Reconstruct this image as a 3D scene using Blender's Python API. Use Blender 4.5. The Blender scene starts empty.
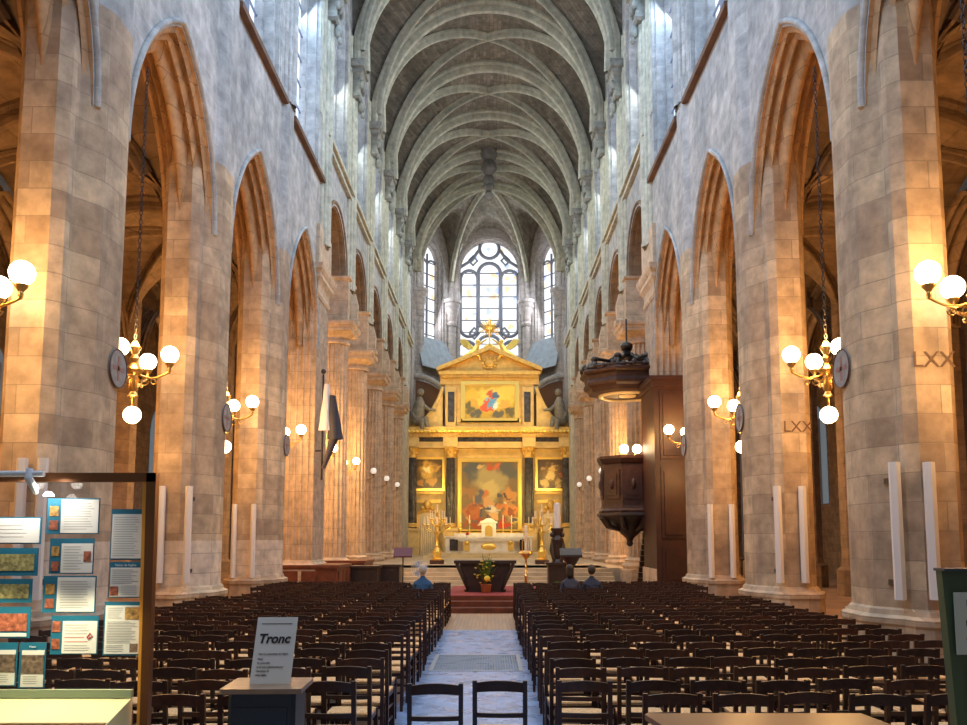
import bpy, math, random
from mathutils import Vector, Matrix
random.seed(7)
PI = math.pi
C = bpy.context.scene.collection
S = bpy.context.scene

# ------------------------------------------------------------------ camera, world, exposure
F, CX, Y0, PITCH, CAMZ = 850.0, 491.5, 449.0, math.radians(6), 2.0
CAMX = .19
cam = bpy.data.cameras.new('camera'); cam_o = bpy.data.objects.new('camera', cam); C.objects.link(cam_o)
cam.sensor_width = 36; cam.lens = 36 * F / 967
cam.shift_x = -(CX - 483.5) / 967; cam.shift_y = (Y0 - 362.5) / 967
cam.clip_start = .05; cam.clip_end = 300
cam_o.location = (CAMX, 0, CAMZ); cam_o.rotation_euler = (PI / 2 + PITCH, 0, 0)
S.camera = cam_o
S.view_settings.view_transform = 'Standard'; S.view_settings.look = 'None'
S.view_settings.gamma = 1; S.view_settings.exposure = 0.5
w = bpy.data.worlds.new('daylight'); S.world = w; w.use_nodes = True
w.node_tree.nodes['Background'].inputs[0].default_value = (.84, .86, .95, 1)
w.node_tree.nodes['Background'].inputs[1].default_value = .12
WIN_NAVE, WIN_APSE, LAMP_W, AISLE_W, CHOIR_W = 1.3, .95, 105, 150, 340

def light(name, kind, loc, energy, color, size=.2, rot=None, spot=None, parent=None, shape=None, size_y=None):
    l = bpy.data.lights.new(name, kind); l.energy = energy; l.color = color
    if kind == 'AREA':
        l.size = size
        if size_y: l.shape = 'RECTANGLE'; l.size_y = size_y
    else: l.shadow_soft_size = size
    if spot: l.spot_size = spot; l.spot_blend = .6
    o = bpy.data.objects.new(name, l); o.location = loc
    if rot: o.rotation_euler = rot
    C.objects.link(o)
    if parent: o.parent = parent
    return o
def aim(o, target):
    o.rotation_euler = (Vector(target) - o.location).to_track_quat('-Z', 'Y').to_euler()

WARM = (1, .52, .16)
W, BAY, E1 = 6.0, 5.66, 13.86
def pc(k): return E1 - .65 + BAY * (k - 1)          # centre of pier k (Y)
for s in (-1, 1):                                     # unseen point lights added without fittings to warm the side aisles
    for k in range(0, 9):
        yy = pc(k) + BAY / 2
        light('aisle_fill_light', 'POINT', (s * 9.6, yy, 5.2), AISLE_W * (1.15 if k < 4 else 1.2), (1, .38, .07) if k < 4 else (1, .48, .15), .25)
# daylight coming through the clerestory windows (just inside each row of panes)
for s in (-1, 1):
    for k in range(-2, 10):
        yy = pc(k) + BAY / 2 if k < 9 else 61
        o = light('clerestory_daylight', 'AREA', (s * (W + .42), yy, 21.0), 640 if k < 4 else 300, (.52, .72, 1) if k < 4 else (.86, .96, .92), 3.0, size_y=7.5)
        aim(o, (-s * 2.2, yy, 15))
o = light('apse_daylight', 'AREA', (0, 72.2, 23), 420, (.85, .93, 1), 5, size_y=8); aim(o, (0, 50, 14))
for s in (-1, 1):
    o = light('apse_daylight', 'AREA', (s * 4.2, 69.6, 22.5), 190, (.95, .95, 1), 2, size_y=6); aim(o, (-s * 3.5, 68, 20))
# warm spotlights trained on the altarpiece from the last columns
for s in (-1, 1):
    o = light('altar_spotlight', 'SPOT', (s * 5.0, 54.5, 5.5), CHOIR_W * 4.0, (1, .66, .20), .25, spot=math.radians(80)); aim(o, (-s * 1.5, 64.5, 6.8))
    o = light('altar_spotlight', 'SPOT', (s * 4.8, 58.5, 11.2), CHOIR_W * 1.5, (1, .68, .22), .25, spot=math.radians(100)); aim(o, (-s * 1, 64.6, 13.0))
    o = light('chancel_light', 'SPOT', (s * 4.6, 47, 9), CHOIR_W * 1.6, (1, .72, .32), .3, spot=math.radians(60)); aim(o, (-s * .5, 57, 1))

# ------------------------------------------------------------------ helpers
def at(px, py, Y):
    u = (px - CX) / F; v = (Y0 - py) / F
    dy = math.cos(PITCH) - v * math.sin(PITCH); dz = math.sin(PITCH) + v * math.cos(PITCH)
    return Vector((CAMX + u / dy * Y, Y, CAMZ + dz / dy * Y))

class MB:
    def __init__(s): s.v = []; s.f = []
    def add(s, vs, fs):
        n = len(s.v); s.v += [tuple(v) for v in vs]; s.f += [tuple(i + n for i in f) for f in fs]; return s
    def box(s, x0, x1, y0, y1, z0, z1, rz=0, b=0):
        if x0 > x1: x0, x1 = x1, x0
        if b:
            return s.prism([(x0 + b, y0), (x1 - b, y0), (x1, y0 + b), (x1, y1 - b), (x1 - b, y1), (x0 + b, y1), (x0, y1 - b), (x0, y0 + b)], z0, z1)
        vs = [(x0, y0, z0), (x1, y0, z0), (x1, y1, z0), (x0, y1, z0), (x0, y0, z1), (x1, y0, z1), (x1, y1, z1), (x0, y1, z1)]
        if rz:
            cx, cy = (x0 + x1) / 2, (y0 + y1) / 2; c, n = math.cos(rz), math.sin(rz)
            vs = [(cx + (x - cx) * c - (y - cy) * n, cy + (x - cx) * n + (y - cy) * c, z) for x, y, z in vs]
        return s.add(vs, [(0, 3, 2, 1), (4, 5, 6, 7), (0, 1, 5, 4), (1, 2, 6, 5), (2, 3, 7, 6), (3, 0, 4, 7)])
    def prism(s, poly, z0, z1, top=1.0):
        n = len(poly); cx = sum(p[0] for p in poly) / n; cy = sum(p[1] for p in poly) / n
        vs = [(x, y, z0) for x, y in poly] + [(cx + (x - cx) * top, cy + (y - cy) * top, z1) for x, y in poly]
        return s.add(vs, [tuple(range(n))[::-1], tuple(range(n, 2 * n))] + [(i, (i + 1) % n, n + (i + 1) % n, n + i) for i in range(n)])
    def stack(s, poly, levels):
        """poly scaled about its centre at successive (z, scale)"""
        n = len(poly); cx = sum(p[0] for p in poly) / n; cy = sum(p[1] for p in poly) / n
        vs = [(cx + (x - cx) * k, cy + (y - cy) * k, z) for z, k in levels for x, y in poly]
        fs = [tuple(range(n))[::-1], tuple(range((len(levels) - 1) * n, len(levels) * n))]
        for j in range(len(levels) - 1):
            fs += [(j * n + i, j * n + (i + 1) % n, (j + 1) * n + (i + 1) % n, (j + 1) * n + i) for i in range(n)]
        return s.add(vs, fs)
    def extr(s, pts, y0, y1):
        """outline in x,z extruded along y"""
        n = len(pts)
        return s.add([(x, y0, z) for x, z in pts] + [(x, y1, z) for x, z in pts],
                     [tuple(range(n)), tuple(range(n, 2 * n))[::-1]] + [(i, n + i, n + (i + 1) % n, (i + 1) % n) for i in range(n)])
    def lathe(s, prof, c=(0, 0, 0), n=20, sx=1, sy=1, arc=2 * PI, a0=0):
        full = abs(arc - 2 * PI) < 1e-6; m = n if full else n + 1; vs = []
        for r, z in prof:
            for i in range(m):
                a = a0 + arc * i / n; vs.append((c[0] + r * sx * math.cos(a), c[1] + r * sy * math.sin(a), c[2] + z))
        fs = []
        for j in range(len(prof) - 1):
            for i in range(n):
                k = (i + 1) % m; fs.append((j * m + i, j * m + k, (j + 1) * m + k, (j + 1) * m + i))
        if full: fs += [tuple(range(m))[::-1], tuple(range((len(prof) - 1) * m, len(prof) * m))]
        return s.add(vs, fs)
    def tube(s, pts, r, n=8, cap=True):
        pts = [Vector(p) for p in pts]; vs = []; rr = r if isinstance(r, (list, tuple)) else [r] * len(pts)
        up = None
        for i, p in enumerate(pts):
            t = (pts[min(i + 1, len(pts) - 1)] - pts[max(i - 1, 0)]).normalized()
            if up is None: up = Vector((0, 0, 1)) if abs(t.z) < .9 else Vector((1, 0, 0))
            a = t.cross(up)
            if a.length < 1e-4: a = t.cross(Vector((0, 1, 0)))
            a.normalize(); b = a.cross(t).normalized(); up = b
            for k in range(n):
                q = 2 * PI * k / n; vs.append(p + a * math.cos(q) * rr[i] + b * math.sin(q) * rr[i])
        m = len(pts); fs = [(j * n + k, j * n + (k + 1) % n, (j + 1) * n + (k + 1) % n, (j + 1) * n + k) for j in range(m - 1) for k in range(n)]
        if cap: fs += [tuple(range(n))[::-1], tuple(range((m - 1) * n, m * n))]
        return s.add(vs, fs)
    def ball(s, c, r, n=16, m=10, sx=1, sy=1, sz=1):
        prof = [(max(1e-4, r * math.sin(PI * j / m)), -r * sz * math.cos(PI * j / m)) for j in range(m + 1)]
        return s.lathe(prof, c, n, sx, sy)
    def strip(s, rows, closed=False):
        n = len(rows[0]); vs = [p for r in rows for p in r]; fs = []
        for j in range(len(rows) - 1):
            for i in range(n if closed else n - 1):
                k = (i + 1) % n; fs.append((j * n + i, j * n + k, (j + 1) * n + k, (j + 1) * n + i))
        return s.add(vs, fs)
    def build(s, name, mat, parent=None, loc=None, rz=0, smooth=0, **kw):
        me = bpy.data.meshes.new(name); me.from_pydata(s.v, [], s.f); me.validate()
        import bmesh
        bm = bmesh.new(); bm.from_mesh(me); bmesh.ops.recalc_face_normals(bm, faces=bm.faces); bm.to_mesh(me); bm.free()
        if smooth:
            me.shade_smooth(); me.set_sharp_from_angle(angle=math.radians(smooth))
        me.materials.append(mat)
        o = bpy.data.objects.new(name, me); C.objects.link(o)
        if parent: o.parent = parent
        if loc: o.location = loc
        o.rotation_euler.z = rz
        return tag(o, **kw)
def tag(o, label=None, cat=None, group=None, kind=None):
    if label: o['label'] = label
    if cat: o['category'] = cat
    if group: o['group'] = group
    if kind: o['kind'] = kind
    return o
def empty(name, loc=(0, 0, 0), rz=0, **kw):
    o = bpy.data.objects.new(name, None); C.objects.link(o); o.location = loc; o.rotation_euler.z = rz; o.empty_display_size = .1
    return tag(o, **kw)
def dup(o, parent=None):
    c = o.copy(); C.objects.link(c)
    if parent: c.parent = parent
    for ch in list(o.children): dup(ch, c)
    return c
def text(name, body, size, mat, parent, M, shear=0, off=0, ext=.0008, ax='CENTER'):
    cu = bpy.data.curves.new(name, 'FONT'); cu.body = body; cu.size = size; cu.extrude = ext; cu.shear = shear; cu.offset = off
    cu.align_x = ax; cu.align_y = 'CENTER'; cu.materials.append(mat)
    tmp = bpy.data.objects.new(name, cu); C.objects.link(tmp); bpy.context.view_layer.update(); me = bpy.data.meshes.new_from_object(tmp); bpy.data.objects.remove(tmp)
    o = bpy.data.objects.new(name, me); C.objects.link(o); o.parent = parent; o.matrix_local = M
    return o

# ------------------------------------------------------------------ materials
def mat(name, color, rough=.6, metal=0, emit=None, estr=0, spec=.5, noise=0, nscale=8, alpha=None):
    m = bpy.data.materials.new(name); m.use_nodes = True; N = m.node_tree; b = N.nodes['Principled BSDF']
    b.inputs['Base Color'].default_value = (*color, 1); b.inputs['Roughness'].default_value = rough
    b.inputs['Metallic'].default_value = metal; b.inputs['Specular IOR Level'].default_value = spec
    if emit: b.inputs['Emission Color'].default_value = (*emit, 1); b.inputs['Emission Strength'].default_value = estr
    if noise:
        t = N.nodes.new('ShaderNodeTexNoise'); t.inputs['Scale'].default_value = nscale; t.inputs['Detail'].default_value = 5
        g = N.nodes.new('ShaderNodeNewGeometry'); N.links.new(g.outputs['Position'], t.inputs['Vector'])
        r = N.nodes.new('ShaderNodeValToRGB'); r.color_ramp.elements[0].position = .3; r.color_ramp.elements[1].position = .7
        r.color_ramp.elements[0].color = (*[c * (1 - noise) for c in color], 1); r.color_ramp.elements[1].color = (*[min(1, c * (1 + noise)) for c in color], 1)
        N.links.new(t.outputs['Fac'], r.inputs['Fac']); N.links.new(r.outputs['Color'], b.inputs['Base Color'])
        bp = N.nodes.new('ShaderNodeBump'); bp.inputs['Strength'].default_value = .3; bp.inputs['Distance'].default_value = .02
        N.links.new(t.outputs['Fac'], bp.inputs['Height']); N.links.new(bp.outputs['Normal'], b.inputs['Normal'])
    return m

def stone(name, c1, c2, stain, bw=.95, bh=.42, mortar=.012, mcol=None, rough=.75, bump=.5, stain_amt=.55, plane='wall', spec=.3):
    m = bpy.data.materials.new(name); m.use_nodes = True; N = m.node_tree; L = N.links; b = N.nodes['Principled BSDF']
    g = N.nodes.new('ShaderNodeNewGeometry')
    sp = N.nodes.new('ShaderNodeSeparateXYZ'); L.new(g.outputs['Position'], sp.inputs[0])
    cb = N.nodes.new('ShaderNodeCombineXYZ')
    if plane == 'wall':                         # u = x for faces turned along y, u = y for faces turned along x
        sn = N.nodes.new('ShaderNodeSeparateXYZ'); L.new(g.outputs['True Normal'], sn.inputs[0])
        ab = N.nodes.new('ShaderNodeMath'); ab.operation = 'ABSOLUTE'; L.new(sn.outputs['X'], ab.inputs[0])
        gt = N.nodes.new('ShaderNodeMath'); gt.operation = 'GREATER_THAN'; gt.inputs[1].default_value = .6; L.new(ab.outputs[0], gt.inputs[0])
        mx = N.nodes.new('ShaderNodeMix'); L.new(gt.outputs[0], mx.inputs[0]); L.new(sp.outputs['X'], mx.inputs[2]); L.new(sp.outputs['Y'], mx.inputs[3])
        L.new(mx.outputs[0], cb.inputs[0]); L.new(sp.outputs['Z'], cb.inputs[1])
    elif plane == 'vault':
        ad = N.nodes.new('ShaderNodeMath'); ad.operation = 'ADD'; L.new(sp.outputs['X'], ad.inputs[0]); L.new(sp.outputs['Z'], ad.inputs[1])
        L.new(sp.outputs['Y'], cb.inputs[0]); L.new(ad.outputs[0], cb.inputs[1])
    else:
        L.new(sp.outputs['X'], cb.inputs[0]); L.new(sp.outputs['Y'], cb.inputs[1])
    br = N.nodes.new('ShaderNodeTexBrick'); L.new(cb.outputs[0], br.inputs['Vector'])
    br.inputs['Scale'].default_value = 1; br.inputs['Brick Width'].default_value = bw; br.inputs['Row Height'].default_value = bh
    br.inputs['Mortar Size'].default_value = mortar; br.inputs['Mortar Smooth'].default_value = .3
    br.inputs['Color1'].default_value = (*c1, 1); br.inputs['Color2'].default_value = (*c2, 1)
    br.inputs['Mortar'].default_value = (*(mcol or [c * .55 for c in c1]), 1)
    nz = N.nodes.new('ShaderNodeTexNoise'); nz.inputs['Scale'].default_value = .55; nz.inputs['Detail'].default_value = 8; nz.inputs['Roughness'].default_value = .65
    mp = N.nodes.new('ShaderNodeMapping'); mp.inputs['Scale'].default_value = (1, 1, .45); L.new(g.outputs['Position'], mp.inputs[0]); L.new(mp.outputs[0], nz.inputs['Vector'])
    rp = N.nodes.new('ShaderNodeValToRGB'); rp.color_ramp.elements[0].position = .40; rp.color_ramp.elements[1].position = .62
    rp.color_ramp.elements[0].color = (0, 0, 0, 1); rp.color_ramp.elements[1].color = (stain_amt,) * 3 + (1,)
    L.new(nz.outputs['Fac'], rp.inputs[0])
    m1 = N.nodes.new('ShaderNodeMix'); m1.data_type = 'RGBA'; L.new(rp.outputs[0], m1.inputs[0]); L.new(br.outputs['Color'], m1.inputs[6]); m1.inputs[7].default_value = (*stain, 1)
    n2 = N.nodes.new('ShaderNodeTexNoise'); n2.inputs['Scale'].default_value = 3.2; n2.inputs['Detail'].default_value = 7; n2.inputs['Roughness'].default_value = .6; L.new(g.outputs['Position'], n2.inputs['Vector'])
    r2 = N.nodes.new('ShaderNodeMapRange'); r2.inputs[1].default_value = .3; r2.inputs[2].default_value = .7; r2.inputs[3].default_value = .66; r2.inputs[4].default_value = 1.2; L.new(n2.outputs['Fac'], r2.inputs[0])
    m2 = N.nodes.new('ShaderNodeMix'); m2.data_type = 'RGBA'; m2.blend_type = 'MULTIPLY'; m2.inputs[0].default_value = 1
    L.new(m1.outputs[2], m2.inputs[6]); L.new(r2.outputs[0], m2.inputs[7]); L.new(m2.outputs[2], b.inputs['Base Color'])
    b.inputs['Roughness'].default_value = rough; b.inputs['Specular IOR Level'].default_value = spec
    su = N.nodes.new('ShaderNodeMath'); su.operation = 'MULTIPLY_ADD'; su.inputs[1].default_value = -1.0; L.new(br.outputs['Fac'], su.inputs[0]); L.new(n2.outputs['Fac'], su.inputs[2])
    bp = N.nodes.new('ShaderNodeBump'); bp.inputs['Strength'].default_value = bump; bp.inputs['Distance'].default_value = .02
    L.new(su.outputs[0], bp.inputs['Height']); L.new(bp.outputs['Normal'], b.inputs['Normal'])
    return m

def planks(name, c1, c2, bw, bh, rot=0, rough=.35, mcol=(.1, .08, .06), zig=False):
    m = bpy.data.materials.new(name); m.use_nodes = True; N = m.node_tree; L = N.links; b = N.nodes['Principled BSDF']
    g = N.nodes.new('ShaderNodeNewGeometry'); src = g.outputs['Position']
    if zig:                                     # herringbone: fold y by a triangle wave of x
        sp = N.nodes.new('ShaderNodeSeparateXYZ'); L.new(src, sp.inputs[0])
        pp = N.nodes.new('ShaderNodeMath'); pp.operation = 'PINGPONG'; pp.inputs[1].default_value = .22; L.new(sp.outputs['X'], pp.inputs[0])
        ad = N.nodes.new('ShaderNodeMath'); ad.operation = 'ADD'; L.new(sp.outputs['Y'], ad.inputs[0]); L.new(pp.outputs[0], ad.inputs[1])
        cb = N.nodes.new('ShaderNodeCombineXYZ'); L.new(sp.outputs['X'], cb.inputs[0]); L.new(ad.outputs[0], cb.inputs[1]); src = cb.outputs[0]
    mp = N.nodes.new('ShaderNodeMapping'); mp.inputs['Rotation'].default_value = (0, 0, rot); L.new(src, mp.inputs[0])
    br = N.nodes.new('ShaderNodeTexBrick'); L.new(mp.outputs[0], br.inputs['Vector']); br.inputs['Scale'].default_value = 1
    br.inputs['Brick Width'].default_value = bw; br.inputs['Row Height'].default_value = bh; br.inputs['Mortar Size'].default_value = .004
    br.inputs['Color1'].default_value = (*c1, 1); br.inputs['Color2'].default_value = (*c2, 1); br.inputs['Mortar'].default_value = (*mcol, 1)
    nz = N.nodes.new('ShaderNodeTexNoise'); nz.inputs['Scale'].default_value = 3; nz.inputs['Detail'].default_value = 6; L.new(g.outputs['Position'], nz.inputs['Vector'])
    r2 = N.nodes.new('ShaderNodeMapRange'); r2.inputs[1].default_value = .3; r2.inputs[2].default_value = .7; r2.inputs[3].default_value = .86; r2.inputs[4].default_value = 1.1; L.new(nz.outputs['Fac'], r2.inputs[0])
    m2 = N.nodes.new('ShaderNodeMix'); m2.data_type = 'RGBA'; m2.blend_type = 'MULTIPLY'; m2.inputs[0].default_value = 1
    L.new(br.outputs['Color'], m2.inputs[6]); L.new(r2.outputs[0], m2.inputs[7]); L.new(m2.outputs[2], b.inputs['Base Color'])
    r3 = N.nodes.new('ShaderNodeMapRange'); r3.inputs[3].default_value = rough - .1; r3.inputs[4].default_value = rough + .2; L.new(nz.outputs['Fac'], r3.inputs[0]); L.new(r3.outputs[0], b.inputs['Roughness'])
    return m

def glass_win(name, color, strength, cell=.55, tint=.35):
    """leaded window: pale panes with small coloured pieces, lit from outside"""
    m = bpy.data.materials.new(name); m.use_nodes = True; N = m.node_tree; L = N.links; b = N.nodes['Principled BSDF']
    g = N.nodes.new('ShaderNodeNewGeometry'); v = N.nodes.new('ShaderNodeTexVoronoi'); v.inputs['Scale'].default_value = 1 / cell
    L.new(g.outputs['Position'], v.inputs['Vector'])
    r = N.nodes.new('ShaderNodeValToRGB'); r.color_ramp.interpolation = 'CONSTANT'
    sp = N.nodes.new('ShaderNodeSeparateColor'); L.new(v.outputs['Color'], sp.inputs[0]); L.new(sp.outputs[0], r.inputs[0])
    e = r.color_ramp.elements; e[0].position = 0; e[0].color = (*color, 1); e[1].position = .80; e[1].color = (.95, .55, .18, 1)
    for p, c in ((.86, (.8, .88, 1)), (.92, (.35, .5, 1)), (.96, (1, .9, .6))):
        n = e.new(p); n.color = (*c, 1)
    mx = N.nodes.new('ShaderNodeMix'); mx.data_type = 'RGBA'; mx.inputs[0].default_value = tint; mx.inputs[6].default_value = (*color, 1); L.new(r.outputs[0], mx.inputs[7])
    b.inputs['Base Color'].default_value = (.1, .1, .12, 1); b.inputs['Roughness'].default_value = .2
    L.new(mx.outputs[2], b.inputs['Emission Color']); b.inputs['Emission Strength'].default_value = strength
    return m

def painting(name, base, blobs, wx, wz, dist=.18):
    """canvas of soft brushed colour patches; generated in the canvas' own x,z coordinates"""
    m = bpy.data.materials.new(name); m.use_nodes = True; N = m.node_tree; L = N.links; b = N.nodes['Principled BSDF']
    tc = N.nodes.new('ShaderNodeTexCoord'); nz = N.nodes.new('ShaderNodeTexNoise'); nz.inputs['Scale'].default_value = 2.6 / max(wx, .1) * 2; nz.inputs['Detail'].default_value = 4
    L.new(tc.outputs['Object'], nz.inputs['Vector'])
    sb = N.nodes.new('ShaderNodeVectorMath'); sb.operation = 'SUBTRACT'; L.new(nz.outputs['Color'], sb.inputs[0]); sb.inputs[1].default_value = (.5, .5, .5)
    sc = N.nodes.new('ShaderNodeVectorMath'); sc.operation = 'SCALE'; sc.inputs['Scale'].default_value = dist * wx * 2; L.new(sb.outputs[0], sc.inputs[0])
    ad = N.nodes.new('ShaderNodeVectorMath'); ad.operation = 'ADD'; L.new(tc.outputs['Object'], ad.inputs[0]); L.new(sc.outputs[0], ad.inputs[1])
    cur = None
    for (cx, cz, r, col) in blobs:
        su = N.nodes.new('ShaderNodeVectorMath'); su.operation = 'SUBTRACT'; L.new(ad.outputs[0], su.inputs[0]); su.inputs[1].default_value = (cx * wx, 0, cz * wz)
        mu = N.nodes.new('ShaderNodeVectorMath'); mu.operation = 'MULTIPLY'; L.new(su.outputs[0], mu.inputs[0]); mu.inputs[1].default_value = (1, 0, 1)
        ln = N.nodes.new('ShaderNodeVectorMath'); ln.operation = 'LENGTH'; L.new(mu.outputs[0], ln.inputs[0])
        mr = N.nodes.new('ShaderNodeMapRange'); mr.interpolation_type = 'SMOOTHSTEP'; mr.inputs[1].default_value = r * wx * .55; mr.inputs[2].default_value = r * wx * 1.1
        mr.inputs[3].default_value = 1; mr.inputs[4].default_value = 0; L.new(ln.outputs['Value'], mr.inputs[0])
        mx = N.nodes.new('ShaderNodeMix'); mx.data_type = 'RGBA'; L.new(mr.outputs[0], mx.inputs[0]); mx.inputs[7].default_value = (*col, 1)
        if cur is None: mx.inputs[6].default_value = (*base, 1)
        else: L.new(cur, mx.inputs[6])
        cur = mx.outputs[2]
    L.new(cur, b.inputs['Base Color']); b.inputs['Roughness'].default_value = .35
    return m

STONE = stone('pier_limestone', (.74, .58, .38), (.46, .335, .215), (.29, .215, .165), stain_amt=.7, mortar=.009)
STONE_PALE = stone('pale_lower_limestone', (.80, .70, .56), (.66, .57, .46), (.50, .40, .32), stain_amt=.5, mortar=.009)  # paler stone for the lower courses of the left piers
STONE_UP = stone('upper_wall_limestone', (.58, .57, .54), (.44, .44, .43), (.22, .24, .25), bw=1.1, bh=.45, stain_amt=.6, mortar=.008, mcol=(.64, .63, .60))
STONE_ARCH = stone('lamp_tinted_arch_limestone', (.62, .40, .21), (.50, .31, .155), (.30, .18, .10), bw=.6, bh=.5, stain_amt=.6)  # orange of the aisle lamps worked into the arch stone colour
STONE_COL = stone('column_limestone', (.68, .53, .37), (.60, .46, .32), (.38, .31, .24), bw=8, bh=.6, mortar=.008, stain_amt=.4)
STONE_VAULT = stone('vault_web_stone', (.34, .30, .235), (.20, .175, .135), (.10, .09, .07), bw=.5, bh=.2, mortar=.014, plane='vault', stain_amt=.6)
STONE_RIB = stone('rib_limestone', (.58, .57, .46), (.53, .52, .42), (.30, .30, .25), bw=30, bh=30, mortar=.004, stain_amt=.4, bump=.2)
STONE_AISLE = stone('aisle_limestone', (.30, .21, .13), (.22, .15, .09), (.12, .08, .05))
STONE_APSE = stone('apse_limestone', (.50, .46, .44), (.44, .41, .40), (.34, .33, .34), bw=1.2, bh=.5)
FLOOR = stone('side_flagstones', (.40, .26, .16), (.32, .21, .13), (.16, .12, .10), bw=.6, bh=.6, plane='floor', rough=.45, bump=.2)
AISLE_F = planks('daylight_blue_paving', (.30, .44, .70), (.17, .27, .47), .5, .10, zig=True, rough=.24, mcol=(.16, .17, .2))  # blue of reflected daylight put into the paving colour
PARQ = planks('oak_parquet', (.46, .28, .15), (.34, .20, .10), 1.2, .09, rot=PI / 2, rough=.4)
CAPST = mat('dark_capital_stone', (.24, .24, .21), .75, noise=.35, nscale=5)  # darker grey than the shafts below, mottled
SILL_SHADE = mat('ledge_shade_brown', (.16, .085, .05), .8, noise=.3, nscale=2)  # brown paints the shade on the underside of the sill ledge
BRASS = mat('polished_brass', (.78, .50, .16), .28, 1)
BRASSD = mat('aged_brass', (.30, .19, .08), .4, 1)
GLOBE = mat('lit_globe_glass', (1, .9, .7), .3, emit=(1, .80, .50), estr=9)
GLOBE_OFF = mat('unlit_globe_faint_glow', (.85, .85, .82), .15, emit=(1, .9, .75), estr=.35)  # globes are off; faint emission added to keep them white
IRON = mat('dark_iron', (.045, .04, .04), .5, .6)
CHAIRW = mat('dark_stained_beech', (.034, .012, .008), .36, noise=.35, nscale=14)
CHAIRW2 = mat('chestnut_stained_beech', (.06, .02, .011), .36, noise=.35, nscale=14)
RUSH = mat('woven_rush', (.85, .50, .22), .7, noise=.25, nscale=40)
PULP = mat('dark_carved_oak', (.055, .02, .012), .5, noise=.4, nscale=5)
PULP2 = mat('blackened_oak', (.035, .02, .016), .4, noise=.3, nscale=6)
WPANEL = mat('red_brown_wainscot', (.15, .042, .02), .4, noise=.35, nscale=4)
GOLD = mat('gilded_stone', (.74, .46, .12), .42, .25, noise=.2, nscale=3)
GILT = mat('bright_gilding', (.95, .66, .16), .3, .8)
GSTONE = mat('ochre_altar_stone', (.66, .47, .20), .6, noise=.18, nscale=2)
BMARB = mat('black_veined_marble', (.05, .045, .05), .25, noise=.6, nscale=3)
WMARB = mat('white_marble', (.78, .74, .66), .35, noise=.1, nscale=3)
WHITE = mat('white_enamel', (.72, .71, .70), .45)
PAPER = mat('white_paper', (.80, .76, .68), .6)
TEAL = mat('teal_print', (.012, .14, .22), .5)
INK = mat('grey_ink', (.30, .28, .26), .7)
INKD = mat('black_ink', (.03, .02, .02), .6)
REDINK = mat('red_ink', (.55, .06, .04), .6)
LETW = mat('white_print', (.85, .85, .82), .6)
RED = mat('red_carpet', (.26, .035, .035), .9, noise=.2, nscale=10)
LEAD = mat('grey_lead_and_stone_tracery', (.22, .24, .30), .6)
LEADD = mat('dark_glazing_bars', (.06, .07, .09), .5)
WIN_N = glass_win('pale_blue_clerestory_glass', (.62, .76, 1), WIN_NAVE, .5, .6)
WIN_A = glass_win('pale_apse_glass', (.92, .95, 1), WIN_APSE, .40, .75)
GREEN = mat('sage_green_panel', (.07, .105, .045), .5)
GREENF = mat('fern_leaf', (.10, .19, .04), .5, noise=.4, nscale=20)
YEL = mat('yellow_petal', (.80, .62, .06), .5)
TERRA = mat('terracotta', (.35, .12, .05), .7)
SKIN = mat('skin', (.55, .33, .24), .5)
SLATE = mat('slate_blue_sill', (.28, .34, .40), .7, noise=.2, nscale=2)
BRONZE = mat('dark_bronze', (.06, .05, .045), .35, .7)
CREAM = mat('cream_curtain', (.80, .66, .42), .8)
NAVY = mat('dark_blue_grey_paint', (.02, .028, .038), .4)
PALEW = mat('light_oak_top', (.28, .17, .10), .3, noise=.2, nscale=10)
TABLEW = mat('varnished_walnut', (.16, .065, .025), .3)
FRAMEW = mat('bronze_brown_metal_frame', (.20, .075, .022), .35, .5)
CLEAR = bpy.data.materials.new('clear_glass_pane'); CLEAR.use_nodes = True
_n = CLEAR.node_tree; _n.nodes.clear(); _o = _n.nodes.new('ShaderNodeOutputMaterial'); _t = _n.nodes.new('ShaderNodeBsdfTransparent'); _g = _n.nodes.new('ShaderNodeBsdfGlossy'); _x = _n.nodes.new('ShaderNodeMixShader')
_g.inputs['Roughness'].default_value = .02; _x.inputs[0].default_value = .025; _n.links.new(_t.outputs[0], _x.inputs[1]); _n.links.new(_g.outputs[0], _x.inputs[2]); _n.links.new(_x.outputs[0], _o.inputs[0])

# ------------------------------------------------------------------ nave shell
SPR, TOP = 22.8, 29.7
HB = BAY / 2
def fv(x): return SPR + (TOP - SPR) * max(0, 1 - (abs(x) / W) ** 2.1) ** .5
def gv(y): return SPR + (TOP - .3 - SPR) * max(0, 1 - (abs(y) / HB) ** 2.2) ** .5
KMIN, KMAX = -2, 9
GS, GR = 2.18, 3.85; GC = GR - GS; GZ = 8.7        # lancet arcade arch
RS, RZ = 2.10, 13.05                                # round arcade arch
def arch_pts(s, c, r, n):
    R = s + c - r; a1 = math.acos(min(1, c / R)); L = [(c - R * math.cos(a1 * i / n), R * math.sin(a1 * i / n)) for i in range(n + 1)]
    return L + [(-y, z) for y, z in L[::-1][1:]]
def arch_z(y, s, c): return math.sqrt(max(0, (s + c) ** 2 - (abs(y) + c) ** 2))
WS, WC, WZ = 1.75, 1.0, 23.4                        # clerestory window
WSILL = {True: 15.0, False: 17.4}
_hp = [(0, 0), (.07, 0), (.09, .07), (.12, .11), (.15, .07), (.17, -.03), (.22, .0), (.25, .17), (.29, .24), (.33, .20), (.35, .07), (.41, .11), (.44, .32), (.48, .42), (.53, .47)]
PROF_G = _hp + [(1.1 - d, r) for d, r in _hp[::-1]]
PROF_R = [(0, 0), (.05, 0), (.06, .07), (.22, .07), (.24, .14), (.95, .14), (.97, .07), (1.15, .07), (1.2, 0)]

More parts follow.
